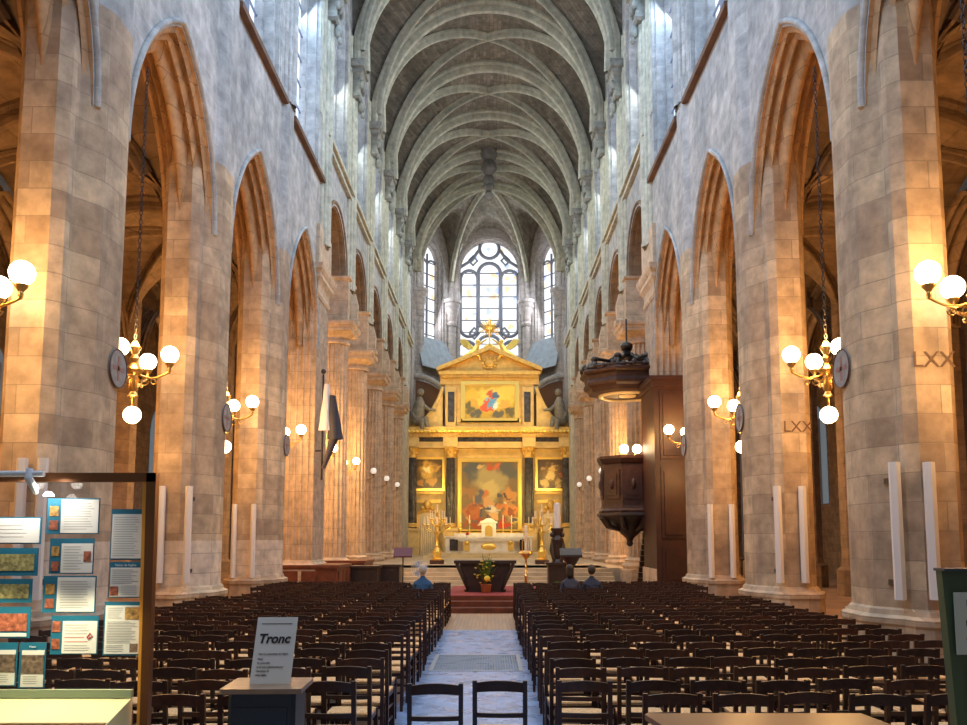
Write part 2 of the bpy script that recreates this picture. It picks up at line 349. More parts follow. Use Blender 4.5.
def gothic(k): return k <= 3
def nave_wall(s):
    side = 'left' if s < 0 else 'right'
    m = MB(); mu = MB()
    for k in range(KMIN, KMAX):
        g = gothic(k); yc = pc(k) + HB; zb = GZ if g else 11.1; ss, cc, z0 = (GS, GC, GZ) if g else (RS, 0, RZ); zs = WSILL[g]
        ys = sorted(set([-HB, -ss - 1e-4, HB, ss + 1e-4] + [ss * math.sin(PI / 2 * t / 14) for t in range(-14, 15)] + [-WS, WS, -WS - 1e-3, WS + 1e-3]))
        def lo(y): return zb if abs(y) > ss else z0 + arch_z(y, ss, cc)
        for a, b in zip(ys[:-1], ys[1:]):
            mid = (a + b) / 2; la = lo(a if abs(mid) <= ss or abs(a) > ss else a); lb = lo(b)
            if abs(mid) > ss: la = lb = zb
            elif abs(a) > ss: la = z0
            elif abs(b) > ss: lb = z0
            x = s * W
            if abs(mid) < WS:
                m.add([(x, yc + a, la), (x, yc + b, lb), (x, yc + b, zs), (x, yc + a, zs)], [(0, 1, 2, 3)])
                ta, tb = WZ + arch_z(min(max(a, -WS), WS), WS, WC), WZ + arch_z(min(max(b, -WS), WS), WS, WC)
                m.add([(x, yc + a, ta), (x, yc + b, tb), (x, yc + b, 30), (x, yc + a, 30)], [(0, 1, 2, 3)])
            else:
                m.add([(x, yc + a, la), (x, yc + b, lb), (x, yc + b, 30), (x, yc + a, 30)], [(0, 1, 2, 3)])
            xo = s * (W + (1.1 if g else 1.2))      # the aisle side of the same wall
            m.add([(xo, yc + a, la), (xo, yc + b, lb), (xo, yc + b, 16.5), (xo, yc + a, 16.5)], [(0, 3, 2, 1)])
        # dosseret blocks on both sides of the round bays
        if not g:
            for sg in (-1, 1):
                m.add([(s * W, yc + sg * ss, zb), (s * (W + 1.2), yc + sg * ss, zb), (s * (W + 1.2), yc + sg * ss, RZ), (s * W, yc + sg * ss, RZ)], [(0, 1, 2, 3)])
            m.add([(s * W, yc - HB, zb), (s * (W + 1.2), yc - HB, zb), (s * (W + 1.2), yc - ss, zb), (s * W, yc - ss, zb)], [(0, 1, 2, 3)])
            m.add([(s * W, yc + HB, zb), (s * (W + 1.2), yc + HB, zb), (s * (W + 1.2), yc + ss, zb), (s * W, yc + ss, zb)], [(0, 1, 2, 3)])
        # window reveals
        rows = []
        for d in (0, .12, .14, .45, .48, .75):
            r = {0: 0, .12: .0, .14: .12, .45: .12, .48: .22, .75: .25}[d]; pts = arch_pts(WS, WC, r, 12)
            y_ = [(-WS + r, zs - WZ)] + pts + [(WS - r, zs - WZ)]
            rows.append([(s * (W + d), yc + p[0], WZ + p[1]) for p in y_])
        m.strip(rows)
        m.add([(s * W, yc - WS, zs), (s * W, yc + WS, zs), (s * (W + .8), yc + WS, zs + .5), (s * (W + .8), yc - WS, zs + .5)], [(0, 1, 2, 3)])
    # end piece to the apse
    y1 = pc(KMAX); x = s * W
    m.add([(x, y1, 0), (x, y1 + 6.2, 0), (x, y1 + 6.2, 30), (x, y1, 30)], [(0, 1, 2, 3)])
    m.add([(x, y1, 0), (x, y1, 30), (s * (W + 1.2), y1, 30), (s * (W + 1.2), y1, 0)], [(0, 1, 2, 3)])
    wl = m.build('wall_' + side, STONE_UP, kind='structure')
    # moulded arcade arches, one per bay
    for k in range(KMIN, KMAX):
        g = gothic(k); yc = pc(k) + HB; mm = MB()
        if g:
            rows = []
            for d, r in PROF_G:
                pts = arch_pts(GS, GC, r, 18); rows.append([(s * (W + d), yc + p[0], GZ + p[1]) for p in pts])
            mm.strip(rows)
            hood = arch_pts(GS, GC, -.10, 18); hm = MB()
            hm.tube([(s * (W - .02), yc + p[0], GZ + p[1]) for p in hood], .06, 8); hm.build('hood_moulding', STONE_UP, wl, smooth=60)
        else:
            rows = []
            for d, r in PROF_R:
                pts = arch_pts(RS, 0, r, 12); rows.append([(s * (W + d), yc + p[0], RZ + p[1]) for p in pts])
            mm.strip(rows)
            hood = arch_pts(RS, 0, -.16, 12)
            mm.tube([(s * W, yc + p[0], RZ + p[1]) for p in hood], .07, 6)
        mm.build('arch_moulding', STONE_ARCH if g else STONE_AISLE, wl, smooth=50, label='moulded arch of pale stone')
    # sill ledges and the upper string course
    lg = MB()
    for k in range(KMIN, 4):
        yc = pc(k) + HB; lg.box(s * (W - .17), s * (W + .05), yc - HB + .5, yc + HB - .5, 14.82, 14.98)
    lg.build('sill_ledge', SILL_SHADE, wl, label='ledge below the clerestory, coloured shadow brown')
    sc = MB()
    y0_, y1_ = pc(4) - .3, pc(9) + 5.5
    for x0, x1, za, zb_ in ((.0, .16, 16.55, 16.70), (.0, .26, 16.78, 16.92), (0, .12, 17.2, 17.3)):
        sc.box(s * (W - x1), s * (W + .02), y0_, y1_, za, zb_)
    sc.build('string_course', STONE_RIB, wl, label='pale double string course')
    return wl
nave_wall(-1); nave_wall(1)

# clerestory windows: glass + mullions, one per bay
n = 0
for s in (-1, 1):
    for k in range(0, KMAX):
        g = gothic(k); yc = pc(k) + HB; zs = WSILL[g]; n += 1
        pts = arch_pts(WS, WC, .22, 12); m = MB(); xg = s * (W + .7)
        poly = [(xg, yc - WS + .22, zs + .4)] + [(xg, yc + p[0], WZ + p[1]) for p in pts] + [(xg, yc + WS - .22, zs + .4)]
        m.add(poly + [(xg + s * .03, p[1], p[2]) for p in poly], [tuple(range(len(poly))), tuple(range(len(poly), 2 * len(poly)))])
        gl = m.build('window_%d' % n, WIN_N, kind='structure')
        f = MB()
        for dy in (-.52, .52): f.box(s * (W + .55), s * (W + .68), yc + dy - .05, yc + dy + .05, zs + .4, WZ + .9)
        for dy in (-1.03, 0, 1.03):
            f.tube([(s * (W + .62), yc + dy - .5 * math.cos(a), WZ + .5 + .5 * math.sin(a)) for a in [PI * i / 10 for i in range(11)]], .05, 6)
        f.tube([(s * (W + .62), yc + .6 * math.cos(a), WZ + 1.45 + .6 * math.sin(a)) for a in [2 * PI * i / 16 for i in range(17)]], .05, 6)
        zz = zs + 1.1
        while zz < WZ: f.box(s * (W + .6), s * (W + .66), yc - 1.5, yc + 1.5, zz, zz + .04); zz += .95
        f.build('window_tracery', LEAD, gl)

# ------------------------------------------------------------------ piers
HALF = [(-.15, 0), (-.15, .26), (-.11, .42), (.0, .61), (.03, .66), (.13, .80), (.16, .98), (.30, 1.14), (.80, 1.14), (.94, .98), (.97, .80), (1.07, .66), (1.1, .61), (1.16, .4), (1.16, 0)]
def pier_poly(s, yc, grow=0.0, dmin=-1):
    pts = [(W + max(d, dmin), y) for d, y in HALF] + [(W + max(d, dmin), -y) for d, y in HALF[::-1][1:-1]]
    return [(s * x, yc + y) for x, y in pts]
def engaged(m, s, yc, dy, r, z0, z1, out=0, n=10):
    """half-round shaft standing out of the nave wall"""
    rows = []
    for z in (z0, z1):
        rows.append([(s * (W + .02 - out - r * math.sin(PI * i / n)), yc + dy - r * math.cos(PI * i / n), z) for i in range(n + 1)])
    m.strip(rows); return m
ORD = ['first', 'second', 'third', 'fourth', 'fifth', 'sixth', 'seventh', 'eighth', 'ninth', 'tenth']
for s in (-1, 1):
    sd = 'left' if s < 0 else 'right'
    for k in range(0, 4):
        yc = pc(k); m = MB()
        m.prism(pier_poly(s, yc), 1.95 if s < 0 else .9, 10.4)
        m.stack(pier_poly(s, yc), [(0, 1.2), (.74, 1.2), (.78, 1.23), (.86, 1.23), (.9, 1.1), (.97, 1.06), (1.0, 1.0)])
        p = m.build('pillar', STONE, kind='structure', smooth=8,
                    label='%s polygonal limestone pier %s of the nave' % ('nearest' if k <= 1 else 'next' if k == 2 else 'third', sd))
        if s < 0: MB().prism(pier_poly(s, yc, grow=0), 1.0, 1.95).build('pale_band', STONE_PALE, p, smooth=8, label='paler lower courses').scale = (1, 1, 1)
        u = MB(); fp = [(.03, -.64), (0, -.61), (-.11, -.42), (-.15, -.26), (-.15, .26), (-.11, .42), (0, .61), (.03, .64)]
        u.stack([(s * (W + d), yc + y) for d, y in fp], [(10.4, 1), (14.85, 1), (15.15, .8)]); u.build('wall_shaft', STONE_UP, p); u = MB()
        engaged(u, s, yc, 0, .2, 15.0, 21.4, .1)
        for dy in (.26, -.26): engaged(u, s, yc, dy, .11, 15.0, 21.4, .1)
        for dy in (.47, -.47): engaged(u, s, yc, dy, .13, 15.0, 23.5, .0)
        for dy in (.72, -.72, .92, -.92): engaged(u, s, yc, dy, .07, 15.0, 24, .0)
        u.box(s * (W - .12), s * (W + .05), yc - .36, yc + .36, 15, 21.4)
        u.build('wall_shaft', STONE_UP, p, smooth=40)
    for k in range(4, 10):
        yc = pc(k); x = s * (W + .6)
        if k == 4:
            m = MB(); P = []                         # fluted pilaster pier, square with half columns
            def flute_side(a, b, nfl):
                L = []; a = Vector(a); b = Vector(b); nn = Vector((-(b - a).y, (b - a).x)).normalized()
                for i in range(nfl):
                    for t, d in ((.1, 0), (.22, .07), (.5, .10), (.78, .07), (.9, 0)): L.append(tuple(a.lerp(b, (i + t) / nfl) + nn * d))
                return L
            hx, hy = .66, 1.0
            c = [(x - hx, yc - hy), (x + hx, yc - hy), (x + hx, yc + hy), (x - hx, yc + hy)]
            for i in range(4): P += [c[i]] + flute_side(c[i], c[(i + 1) % 4], 6 if i % 2 == 0 else 9)
            m.prism(P, 1.2, 10.6)
            m.stack(c, [(0, 1.3), (.95, 1.3), (1.0, 1.22), (1.08, 1.22), (1.14, 1.1), (1.25, 1.02)])
            cp = MB(); cp.stack(c, [(10.5, 1.02), (10.6, 1.08), (10.75, 1.02), (11.0, 1.06), (11.15, 1.22), (11.3, 1.22), (11.4, 1.34), (11.6, 1.38), (11.65, 1.1), (13.1, 1.1)])
        else:
            m = MB(); P = []; nf = 20; R = .68
            for i in range(nf):
                for t, r in ((0, R), (.14, R), (.3, R - .08), (.56, R - .11), (.82, R - .08)): a = 2 * PI * (i + t) / nf; P.append((x + r * math.cos(a), yc + r * math.sin(a)))
            m.prism(P, 1.2, 10.35, .93)
            m.lathe([(.88, .0), (.88, .78), (.92, .80), (.96, .88), (.92, .96), (.82, .98), (.80, 1.04), (.84, 1.1), (.76, 1.16), (.70, 1.22)], (x, yc, 0), 8 if k > 5 else 24, a0=PI / 8)
            m.box(x - .95, x + .95, yc - .95, yc + .95, 0, .72, b=.25)
            cp = MB(); cp.lathe([(.62, 10.2), (.70, 10.24), (.70, 10.3), (.63, 10.34), (.64, 10.5), (.74, 10.56), (.86, 10.68), (.9, 10.72)], (x, yc, 0), 24)
            sq = [(x - .74, yc - .76), (x + .74, yc - .76), (x + .74, yc + .76), (x - .74, yc + .76)]
            cp.stack(sq, [(10.7, 1.2), (10.88, 1.24), (10.92, 1.32), (11.0, 1.36), (11.1, 1.36), (11.1, .98), (12.9, .98), (12.95, 1.1), (13.05, 1.12)])
            # console standing on the abacus towards the nave
            cp.stack([(s * (W - .28) - .2, yc - .25), (s * (W - .28) + .2, yc - .25), (s * (W - .28) + .2, yc + .25), (s * (W - .28) - .2, yc + .25)], [(11.1, 1.0), (11.3, 1.1), (11.4, .7), (12.0, .8), (12.3, .45), (12.5, .2)])
        p = m.build('pillar', STONE_COL, kind='structure', smooth=35,
                    label=('square fluted pilaster pier, %s side of the nave' if k == 4 else 'round fluted column, %s arcade, ' + (ORD[k - 5] + ' beyond the square pilaster pier')) % sd)
        cp.build('capital', STONE_COL, p, smooth=35)
        u = MB(); zb = 11.1
        engaged(u, s, yc, 0, .2, 12.6, 21.4, .12)
        for dy in (.27, -.27): engaged(u, s, yc, dy, .12, 12.6, 21.4, .1)
        for dy in (.5, -.5): engaged(u, s, yc, dy, .13, 12.6, 24, .0)
        for dy in (.74, -.74, .92, -.92): engaged(u, s, yc, dy, .07, 17.3, 24, .0)
        u.box(s * (W - .13), s * (W + .05), yc - .38, yc + .38, 12.6, 21.4)
        u.build('wall_shaft', STONE_RIB, p, smooth=40)
    # high capitals with carved consoles, from which the vault springs
    for k in range(0, 10):
        yc = pc(k); c = MB(); x = s * (W - .12)
        sq = [(x - .34, yc - .48), (x + .34, yc - .48), (x + .34, yc + .48), (x - .34, yc + .48)]
        c.stack(sq, [(21.2, .75), (21.3, .98), (21.45, .95), (21.6, .82), (22.2, .9), (22.35, 1.2), (22.5, 1.2), (22.55, 1.45), (22.75, 1.55), (22.85, 1.55)])
        for i in range(5):                            # curled leaves
            c.ball((s * (W - .46), yc - .34 + .17 * i, 21.85 + .12 * (i % 2)), .11, 8, 6, 1, .9, 1.8)
        c.ball((s * (W - .45), yc, 20.95), .17, 10, 7, 1, 1, 1.7); c.ball((s * (W - .5), yc, 20.6), .1, 8, 6, 1, 1, 1.5)
        c.build('trim_%d' % (k + 1 + (10 if s > 0 else 0)), CAPST, smooth=40, kind='structure', label='carved vault capital high on the %s nave wall' % sd)

# ------------------------------------------------------------------ vault
m = MB(); nx, ny = 48, 24
for k in range(KMIN, KMAX + 1):
    y0_ = pc(k); L = BAY if k < KMAX else BAY
    rows = []
    for j in range(ny + 1):
        yl = -HB + BAY * j / ny; row = []
        for i in range(nx + 1):
            a = PI * i / nx; x = -W * math.cos(a); row.append((x, y0_ + HB + yl, max(fv(x), gv(yl) if abs(yl) < HB else SPR)))
        rows.append(row)
    m.strip(rows)
YA = pc(KMAX + 1)                                     # crown of the apse
AP = [(-6, YA), (-6.0, YA + 3.9), (-3.35, YA + 7.4), (3.35, YA + 7.4), (6.0, YA + 3.9), (6, YA)]
for i in range(5):
    P0, P1 = Vector(AP[i]), Vector(AP[i + 1]); rows = []
    for j in range(17):
        t = j / 16; row = []
        for q in range(17):
            w_ = q / 16; b_ = P0.lerp(P1, w_); p = Vector((0, YA)).lerp(b_, t)
            f_ = SPR + (TOP - SPR) * max(0, 1 - t ** 2.1) ** .5; g_ = SPR + (TOP - .8 - SPR) * max(0, 1 - abs(2 * w_ - 1) ** 2.2) ** .5
            row.append((p.x, p.y, max(f_, g_ if t > 0 else TOP)))
        rows.append(row)
    m.strip(rows)
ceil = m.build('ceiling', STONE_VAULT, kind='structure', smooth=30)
def rib(name, path, wid, dep, mat_=STONE_RIB, par=None, side=None):
    """moulded rib swept under a curve"""
    pr = [(-.5, .0), (-.52, -.3), (-.44, -.48), (-.34, -.40), (-.28, -.28), (-.22, -.40), (-.24, -.75), (-.17, -.98), (0, -1.1), (.17, -.98), (.24, -.75), (.22, -.40), (.28, -.28), (.34, -.40), (.44, -.48), (.52, -.3), (.5, 0)]
    path = [Vector(p) for p in path]; rows = []
    for i, p in enumerate(path):
        t = (path[min(i + 1, len(path) - 1)] - path[max(i - 1, 0)]).normalized(); h = side or Vector((t.y, -t.x, 0)).normalized()
        nn = h.cross(t).normalized()
        if nn.z < 0 and abs(nn.z) > .02: nn = -nn
        if abs(t.z) > .9:                              # near the springing, point outwards
            cdir = Vector((p.x, 0, 0)); nn = (nn if nn.dot(cdir) > 0 else -nn)
        rows.append([p + h * (a * wid) + nn * (b * dep) for a, b in pr])
    mm = MB().strip(rows); return mm.build(name, mat_, par, smooth=22)
XR = 5.92
for k in range(0, 11):
    y_ = pc(k)
    if k > 3:
        path = [(-XR * math.cos(PI * i / 36), y_, fv(XR * math.cos(PI * i / 36)) + .05) for i in range(37)]
        path = [(-5.85, y_, 22.6)] + path[1:-1] + [(5.85, y_, 22.6)]
        rib('vault_rib', path, .64, .6, par=ceil, side=Vector((0, 1, 0)))
    if 3 < k < 10:
        for d in (-1, 1):
            for half in (-1, 1):                       # from each pier to the crown of the bay
                y0_ = y_ + HB
                pts = []
                for i in range(19):
                    c_ = math.cos(PI / 2 * i / 18); pts.append((d * 5.8 * c_, y0_ + half * (HB - .15) * c_, fv(5.8 * c_ * 1.03) + .04))
                rib('diagonal_rib', pts, .32, .42, par=ceil)
        mm = MB().tube([(0, y_ - HB + .0, TOP - .05), (0, y_ + HB, TOP - .05)], .05, 6)
for i in (1, 2, 3, 4):
    P = Vector(AP[i]); pts = []
    for j in range(19):
        t = math.cos(PI / 2 * j / 18) * .985; q = Vector((0, YA)).lerp(P, t); pts.append((q.x, q.y, SPR + (TOP - SPR) * max(0, 1 - t ** 2.1) ** .5))
    rib('apse_rib', pts, .42, .42, par=ceil)
pb = MB(); pb.lathe([(.06, -3.6), (.2, -3.5), (.3, -3.2), (.18, -3.0), (.34, -2.6), (.42, -2.2), (.3, -1.9), (.5, -1.5), (.55, -1.1), (.4, -.8), (.62, -.5), (.7, 0), (.5, .2)], (0, pc(9) + .0, TOP), 10)
for i in range(8):
    a = i * PI / 4; pb.ball((.42 * math.cos(a), pc(9) + .42 * math.sin(a), TOP - 1.3), .16, 8, 6, 1, 1, 1.8); pb.ball((.28 * math.cos(a), pc(9) + .28 * math.sin(a), TOP - 2.7), .12, 8, 6, 1, 1, 1.8)
pb.build('trim_30', mat('dark_boss_stone', (.16, .15, .14), .7, noise=.3, nscale=3), smooth=40, kind='structure', label='dark carved pendant boss hanging from the vault crown')

# ------------------------------------------------------------------ apse walls and windows
m = MB()
AW = []                                                # (P0,P1, half, sill, spring, top)
def facet_wall(m, P0, P1, hw, sill, spr, c):
    P0, P1 = Vector(P0), Vector(P1); L = (P1 - P0).length; u = (P1 - P0) / L; nrm = Vector((-u.y, u.x))
    if nrm.y < 0: nrm = -nrm
    mid = (P0 + P1) / 2
    def pt(a, z, d=0): q = mid + u * a + nrm * d; return (q.x, q.y, z)
    ys = sorted(set([-L / 2, L / 2, -hw, hw] + [hw * math.sin(PI / 2 * t / 12) for t in range(-12, 13)]))
    for a, b in zip(ys[:-1], ys[1:]):
        if abs((a + b) / 2) < hw:
            m.add([pt(a, 0), pt(b, 0), pt(b, sill), pt(a, sill)], [(0, 1, 2, 3)])
            m.add([pt(a, spr + arch_z(a, hw, c)), pt(b, spr + arch_z(b, hw, c)), pt(b, 30), pt(a, 30)], [(0, 1, 2, 3)])
        else: m.add([pt(a, 0), pt(b, 0), pt(b, 30), pt(a, 30)], [(0, 1, 2, 3)])
    rows = []
    for d, r in ((0, 0), (.15, .0), (.18, .1), (.5, .12), (.55, .2), (.9, .22)):
        pts = arch_pts(hw, c, r, 14); rows.append([pt(-hw + r, sill, d)] + [pt(p[0], spr + p[1], d) for p in pts] + [pt(hw - r, sill, d)])
    m.strip(rows)
    return pt, L
def apse_window(n, pt, hw, sill, spr, c, rich):
    g = MB(); r = .22; pts = arch_pts(hw, c, r, 14); poly = [pt(-hw + r, sill - .3, .85)] + [pt(p[0], spr + p[1], .85) for p in pts] + [pt(hw - r, sill - .3, .85)]
    poly2 = [pt(-hw + r, sill - .3, .9)] + [pt(p[0], spr + p[1], .9) for p in pts] + [pt(hw - r, sill - .3, .9)]
    N_ = len(poly); g.add(poly + poly2, [tuple(range(N_)), tuple(range(N_, 2 * N_))])
    gl = g.build('window_%d' % n, WIN_A, kind='structure', label='tall pale leaded window above the altarpiece' if rich else 'narrow angled window of the apse')
    t = MB(); D = .78
    def T(pts, r_=.12, dd=D): t.tube([pt(a, z, dd) for a, z in pts], r_, 8)
    if rich:
        for a in (-.95, .95): T([(a, sill - .2), (a, sill + 2.6)] if False else [(a, sill + 3.0), (a, spr - .3)], .15)
        def rr(x0, x1, z0, z1, r_):   # lancet outline, rounded at both ends
            w2 = (x1 - x0) / 2; cx = (x0 + x1) / 2; P_ = []
            for i in range(13): a = PI * i / 12; P_.append((cx - w2 * math.cos(a), z1 - w2 + w2 * math.sin(a)))
            for i in range(13): a = PI * i / 12; P_.append((cx + w2 * math.cos(a), z0 + w2 - w2 * math.sin(a)))
            P_.append(P_[0]); T(P_, r_)
        rr(-.98, .98, sill + 2.9, spr + .75, .16); rr(-2.5, -1.02, sill + 2.2, spr + .1, .14); rr(1.02, 2.5, sill + 2.2, spr + .1, .14)
        T([(.86 * math.cos(2 * PI * i / 24), spr + 2.05 + .86 * math.sin(2 * PI * i / 24)) for i in range(25)], .15)
        for s_ in (-1, 1):
            T([(s_ * .95, spr + 1.9), (s_ * 1.5, spr + 1.05), (s_ * 2.6, spr + .35)], .14)
            T([(s_ * (1.42 + .38 * math.cos(2 * PI * i / 4)), spr + .98 + .42 * math.sin(2 * PI * i / 4)) for i in range(5)], .11)
            T([(s_ * (1.3 + .42 * math.cos(2 * PI * i / 4)), sill + 2.5 + .5 * math.sin(2 * PI * i / 4)) for i in range(5)], .12)
            T([(s_ * 1.95 - .95 * math.cos(PI * i / 10), sill + .6 + 1.2 * math.sin(PI * i / 10)) for i in range(11)], .15)
        T([(1.1 * math.cos(PI * i / 10), sill + 1.2 + 1.1 * math.sin(PI * i / 10)) for i in range(11)], .15)
    else:
        T([(0, sill), (0, spr + .9)], .1)
        for s_ in (-1, 1): T([(s_ * hw / 2 - hw / 2 * math.cos(PI * i / 8), spr - .2 + hw / 2 * math.sin(PI * i / 8)) for i in range(9)], .09)
    t.build('window_tracery', LEAD, gl, smooth=50)
    b = MB(); z = sill + .5
    while z < spr + (.2 if rich else .8):
        b.tube([pt(-hw + .2, z, .80), pt(hw - .2, z, .80)], .045, 6); z += 1.05
    b.build('glazing_bar', LEADD, gl)
pt, _ = facet_wall(m, AP[2], AP[3], 2.72, 17.2, 25.2, .12); apse_window(40, pt, 2.72, 17.2, 25.2, .12, True)
for i, nn in ((1, 41), (3, 42)):
    pt, L = facet_wall(m, AP[i], AP[i + 1], 1.25, 18.6, 25.2, .7); apse_window(nn, pt, 1.25, 18.6, 25.2, .7, False)
for i in (0, 4):
    pt, L = facet_wall(m, AP[i], AP[i + 1], 1.1, 18.6, 25.2, .7); apse_window(43 + i, pt, 1.1, 18.6, 25.2, .7, False)
m.build('wall_back', STONE_APSE, kind='structure')
for j, i in enumerate((1, 2, 3, 4)):
    P = Vector(AP[i]); q = P.lerp(Vector((0, YA)), .04); c = MB()
    for a, r in ((0, .34), (.55, .14), (-.55, .14), (.3, .12), (-.3, .12)):
        u = Vector((-(P.y - YA), P.x)).normalized(); cc = q + u * a; c.lathe([(r, 0), (r, 21.9)], (cc.x, cc.y, 0), 12)
    c.lathe([(.42, 20.0), (.5, 20.2), (.42, 20.4), (.5, 20.6), (.46, 20.9), (.62, 21.3), (.58, 21.6), (.7, 21.75), (.7, 21.95), (.8, 22.05), (.8, 22.3)], (q.x, q.y, 0), 10)
    c.lathe([(.3, 22.3), (.26, 24.5), (.2, 27)], (P.x, P.y, 0), 10)
    c.build('pillar', STONE_APSE, smooth=40, kind='structure', label='clustered shaft of the apse %s window' % ('left of the side', 'left of the central', 'right of the central', 'right of the side')[j])
# sloping sills and dark ambulatory arches below the side windows
for s in (-1, 1):
    m = MB(); a, b = (Vector(AP[1]), Vector(AP[2])) if s < 0 else (Vector(AP[3]), Vector(AP[4]))
    ins = Vector((-s * .75, -1.0)) * .9
    m.add([(a.x, a.y, 18.6), (b.x, b.y, 18.6), (b.x + ins.x, b.y + ins.y, 15.8), (a.x + ins.x, a.y + ins.y, 15.8)], [(0, 1, 2, 3)])
    m.build('trim_%d' % (32 + s), SLATE, kind='structure', label='sloping blue grey sill under the %s apse window' % ('left' if s < 0 else 'right'))
    q = MB(); c0 = Vector((s * 5.35, YA + 1.6, 11.3))
    q.tube([(s * 6.2 - s * 3.6 * math.sin(PI / 2 * i / 10), YA + 3.0, 11.0 + 4.0 * math.cos(PI / 2 * i / 10)) for i in range(11)], .22, 8)
    q.build('trim_%d' % (36 + s), STONE_APSE, kind='structure', smooth=40, label='curved stone arch behind the altarpiece, %s' % ('left' if s < 0 else 'right'))
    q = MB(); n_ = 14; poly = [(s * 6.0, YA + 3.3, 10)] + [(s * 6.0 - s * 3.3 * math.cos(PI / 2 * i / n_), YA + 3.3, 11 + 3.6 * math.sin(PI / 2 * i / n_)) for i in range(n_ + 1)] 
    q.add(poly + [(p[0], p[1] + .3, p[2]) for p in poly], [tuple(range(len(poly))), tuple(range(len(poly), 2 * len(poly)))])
    q.build('trim_%d' % (40 + s), mat('recess_shade_brown', (.20, .10, .06), .8), kind='structure', label='flat brown sheet for the dark arched recess behind the altarpiece, %s' % ('left' if s < 0 else 'right'))  # flat dark sheet painted in for the shade of the ambulatory recess

# ------------------------------------------------------------------ side aisles
for s in (-1, 1):
    sd = 'left' if s < 0 else 'right'
    m = MB(); XA, XB = W + 1.1, 13.2; AS, AT = 7.6, 11.6; cx = (XA + XB) / 2; hw = (XB - XA) / 2
    def fa(x): return AS + (AT - AS) * max(0, 1 - (abs(x - cx) / hw) ** 2) ** .5
    def ga(y): return AS + (AT - .2 - AS) * max(0, 1 - (abs(y) / HB) ** 2) ** .5
    for xo in (0, 6.3):
        for k in range(-1, KMAX):
            hi = 2.6 if not gothic(k) else .55
            rows = []
            for j in range(17):
                yl = -HB + BAY * j / 16; rows.append([(s * (x_ + xo), pc(k) + HB + yl, hi + max(fa(x_), ga(yl) if 0 < j < 16 else AS)) for x_ in [cx - hw * math.cos(PI * i / 16) for i in range(17)]])
            m.strip(rows)
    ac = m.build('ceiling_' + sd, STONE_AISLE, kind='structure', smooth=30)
    for k in range(-1, KMAX + 1):
        hi = .55 if gothic(k) else 2.6
        for xo in (0, 6.3) if k < 5 else (0,):
            r_ = [(s * (cx + xo - (hw - .06) * math.cos(PI * i / 20)), pc(k), hi + fa(cx - (hw - .06) * math.cos(PI * i / 20)) + .03) for i in range(21)]
            rib('aisle_rib', r_, .5, .42, STONE_AISLE, ac, Vector((0, 1, 0)))
            if k < KMAX:
                for e in (-1, 1):
                    pts = [(s * (cx + xo - (hw - .1) * math.cos(PI * i / 20)), pc(k) + HB - e * (HB - .1) * math.cos(PI * i / 20), hi + fa(cx - (hw - .1) * math.cos(PI * i / 20)) + .03) for i in range(21)]
                    rib('aisle_rib', pts, .24, .28, STONE_AISLE, ac)
    for k in range(0, KMAX + 1):                       # the second row of supports
        yc = pc(k); x = s * 13.3; c = MB()
        P = [(x + .72 * math.cos(PI / 8 + PI / 4 * i), yc + .72 * math.sin(PI / 8 + PI / 4 * i)) for i in range(8)]
        c.stack(P, [(0, 1.25), (.9, 1.25), (1.0, 1.05), (1.1, 1), (13.5, 1)])
        if k < 9:
            rows = []
            for d, r in PROF_G:
                pts = arch_pts(GS, 1.2, r, 10); rows.append([(s * (12.6 + d), yc + HB + p[0], 8.0 + p[1]) for p in pts])
            c.strip(rows)
        c.build('pillar', STONE_AISLE, kind='structure', smooth=30, label='pier between the two side aisles on the %s, %s from the front' % (sd, ORD[k]))
    m = MB()                                            # outer wall with chapel windows
    m.box(s * 19.6, s * 20.0, -8, 66, 0, 17)
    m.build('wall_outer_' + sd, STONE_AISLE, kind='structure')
    for k in range(1, 8):
        g = MB(); yc = pc(k) + HB; pts = arch_pts(1.2, .8, 0, 8); poly = [(s * 19.55, yc - 1.2, 4)] + [(s * 19.55, yc + p[0], 8 + p[1]) for p in pts] + [(s * 19.55, yc + 1.2, 4)]
        g.add(poly + [(s * 19.5, p[1], p[2]) for p in poly], [tuple(range(len(poly))), tuple(range(len(poly), 2 * len(poly)))])
        n += 1; gl = g.build('window_%d' % n, mat('dim_chapel_glass', (.1, .1, .1), .3, emit=(.55, .7, .8), estr=.12), kind='structure')
        b = MB()
        for dy in (-.4, .4): b.box(s * 19.4, s * 19.5, yc + dy - .04, yc + dy + .04, 4, 9)
        b.build('window_tracery', LEAD, gl)

# ------------------------------------------------------------------ floor
MB().box(-20, 20, -6, 76, -.2, 0).build('floor', FLOOR, kind='structure')
MB().box(-.95, .85, -6, 18.9, .0, .006).build('floor_centre', AISLE_F, kind='structure')
MB().box(-1.3, .95, 18.9, 23.0, .0, .007).build('floor_parquet', PARQ, kind='structure')
g = empty('floor_grate', (-.05, 14, .006), label='blue grey metal heating grate set across the central aisle floor', cat='floor grate')
b = MB()
b.box(-.72, .72, -.9, -.84, 0, .008).box(-.72, .72, .84, .9, 0, .008).box(-.72, -.66, -.84, .84, 0, .008).box(.66, .72, -.84, .84, 0, .008)
b.build('grate_rim', mat('pale_steel', (.45, .48, .52), .35, .6), g)
b = MB()
for i in range(33): b.box(-.66 + i * .041, -.66 + i * .041 + .02, -.84, .84, 0, .006)
for i in range(14): b.box(-.66, .66, -.8 + i * .12, -.8 + i * .12 + .02, .001, .007)
b.build('grate_bars', mat('blue_grey_steel', (.22, .27, .33), .4, .6), g)

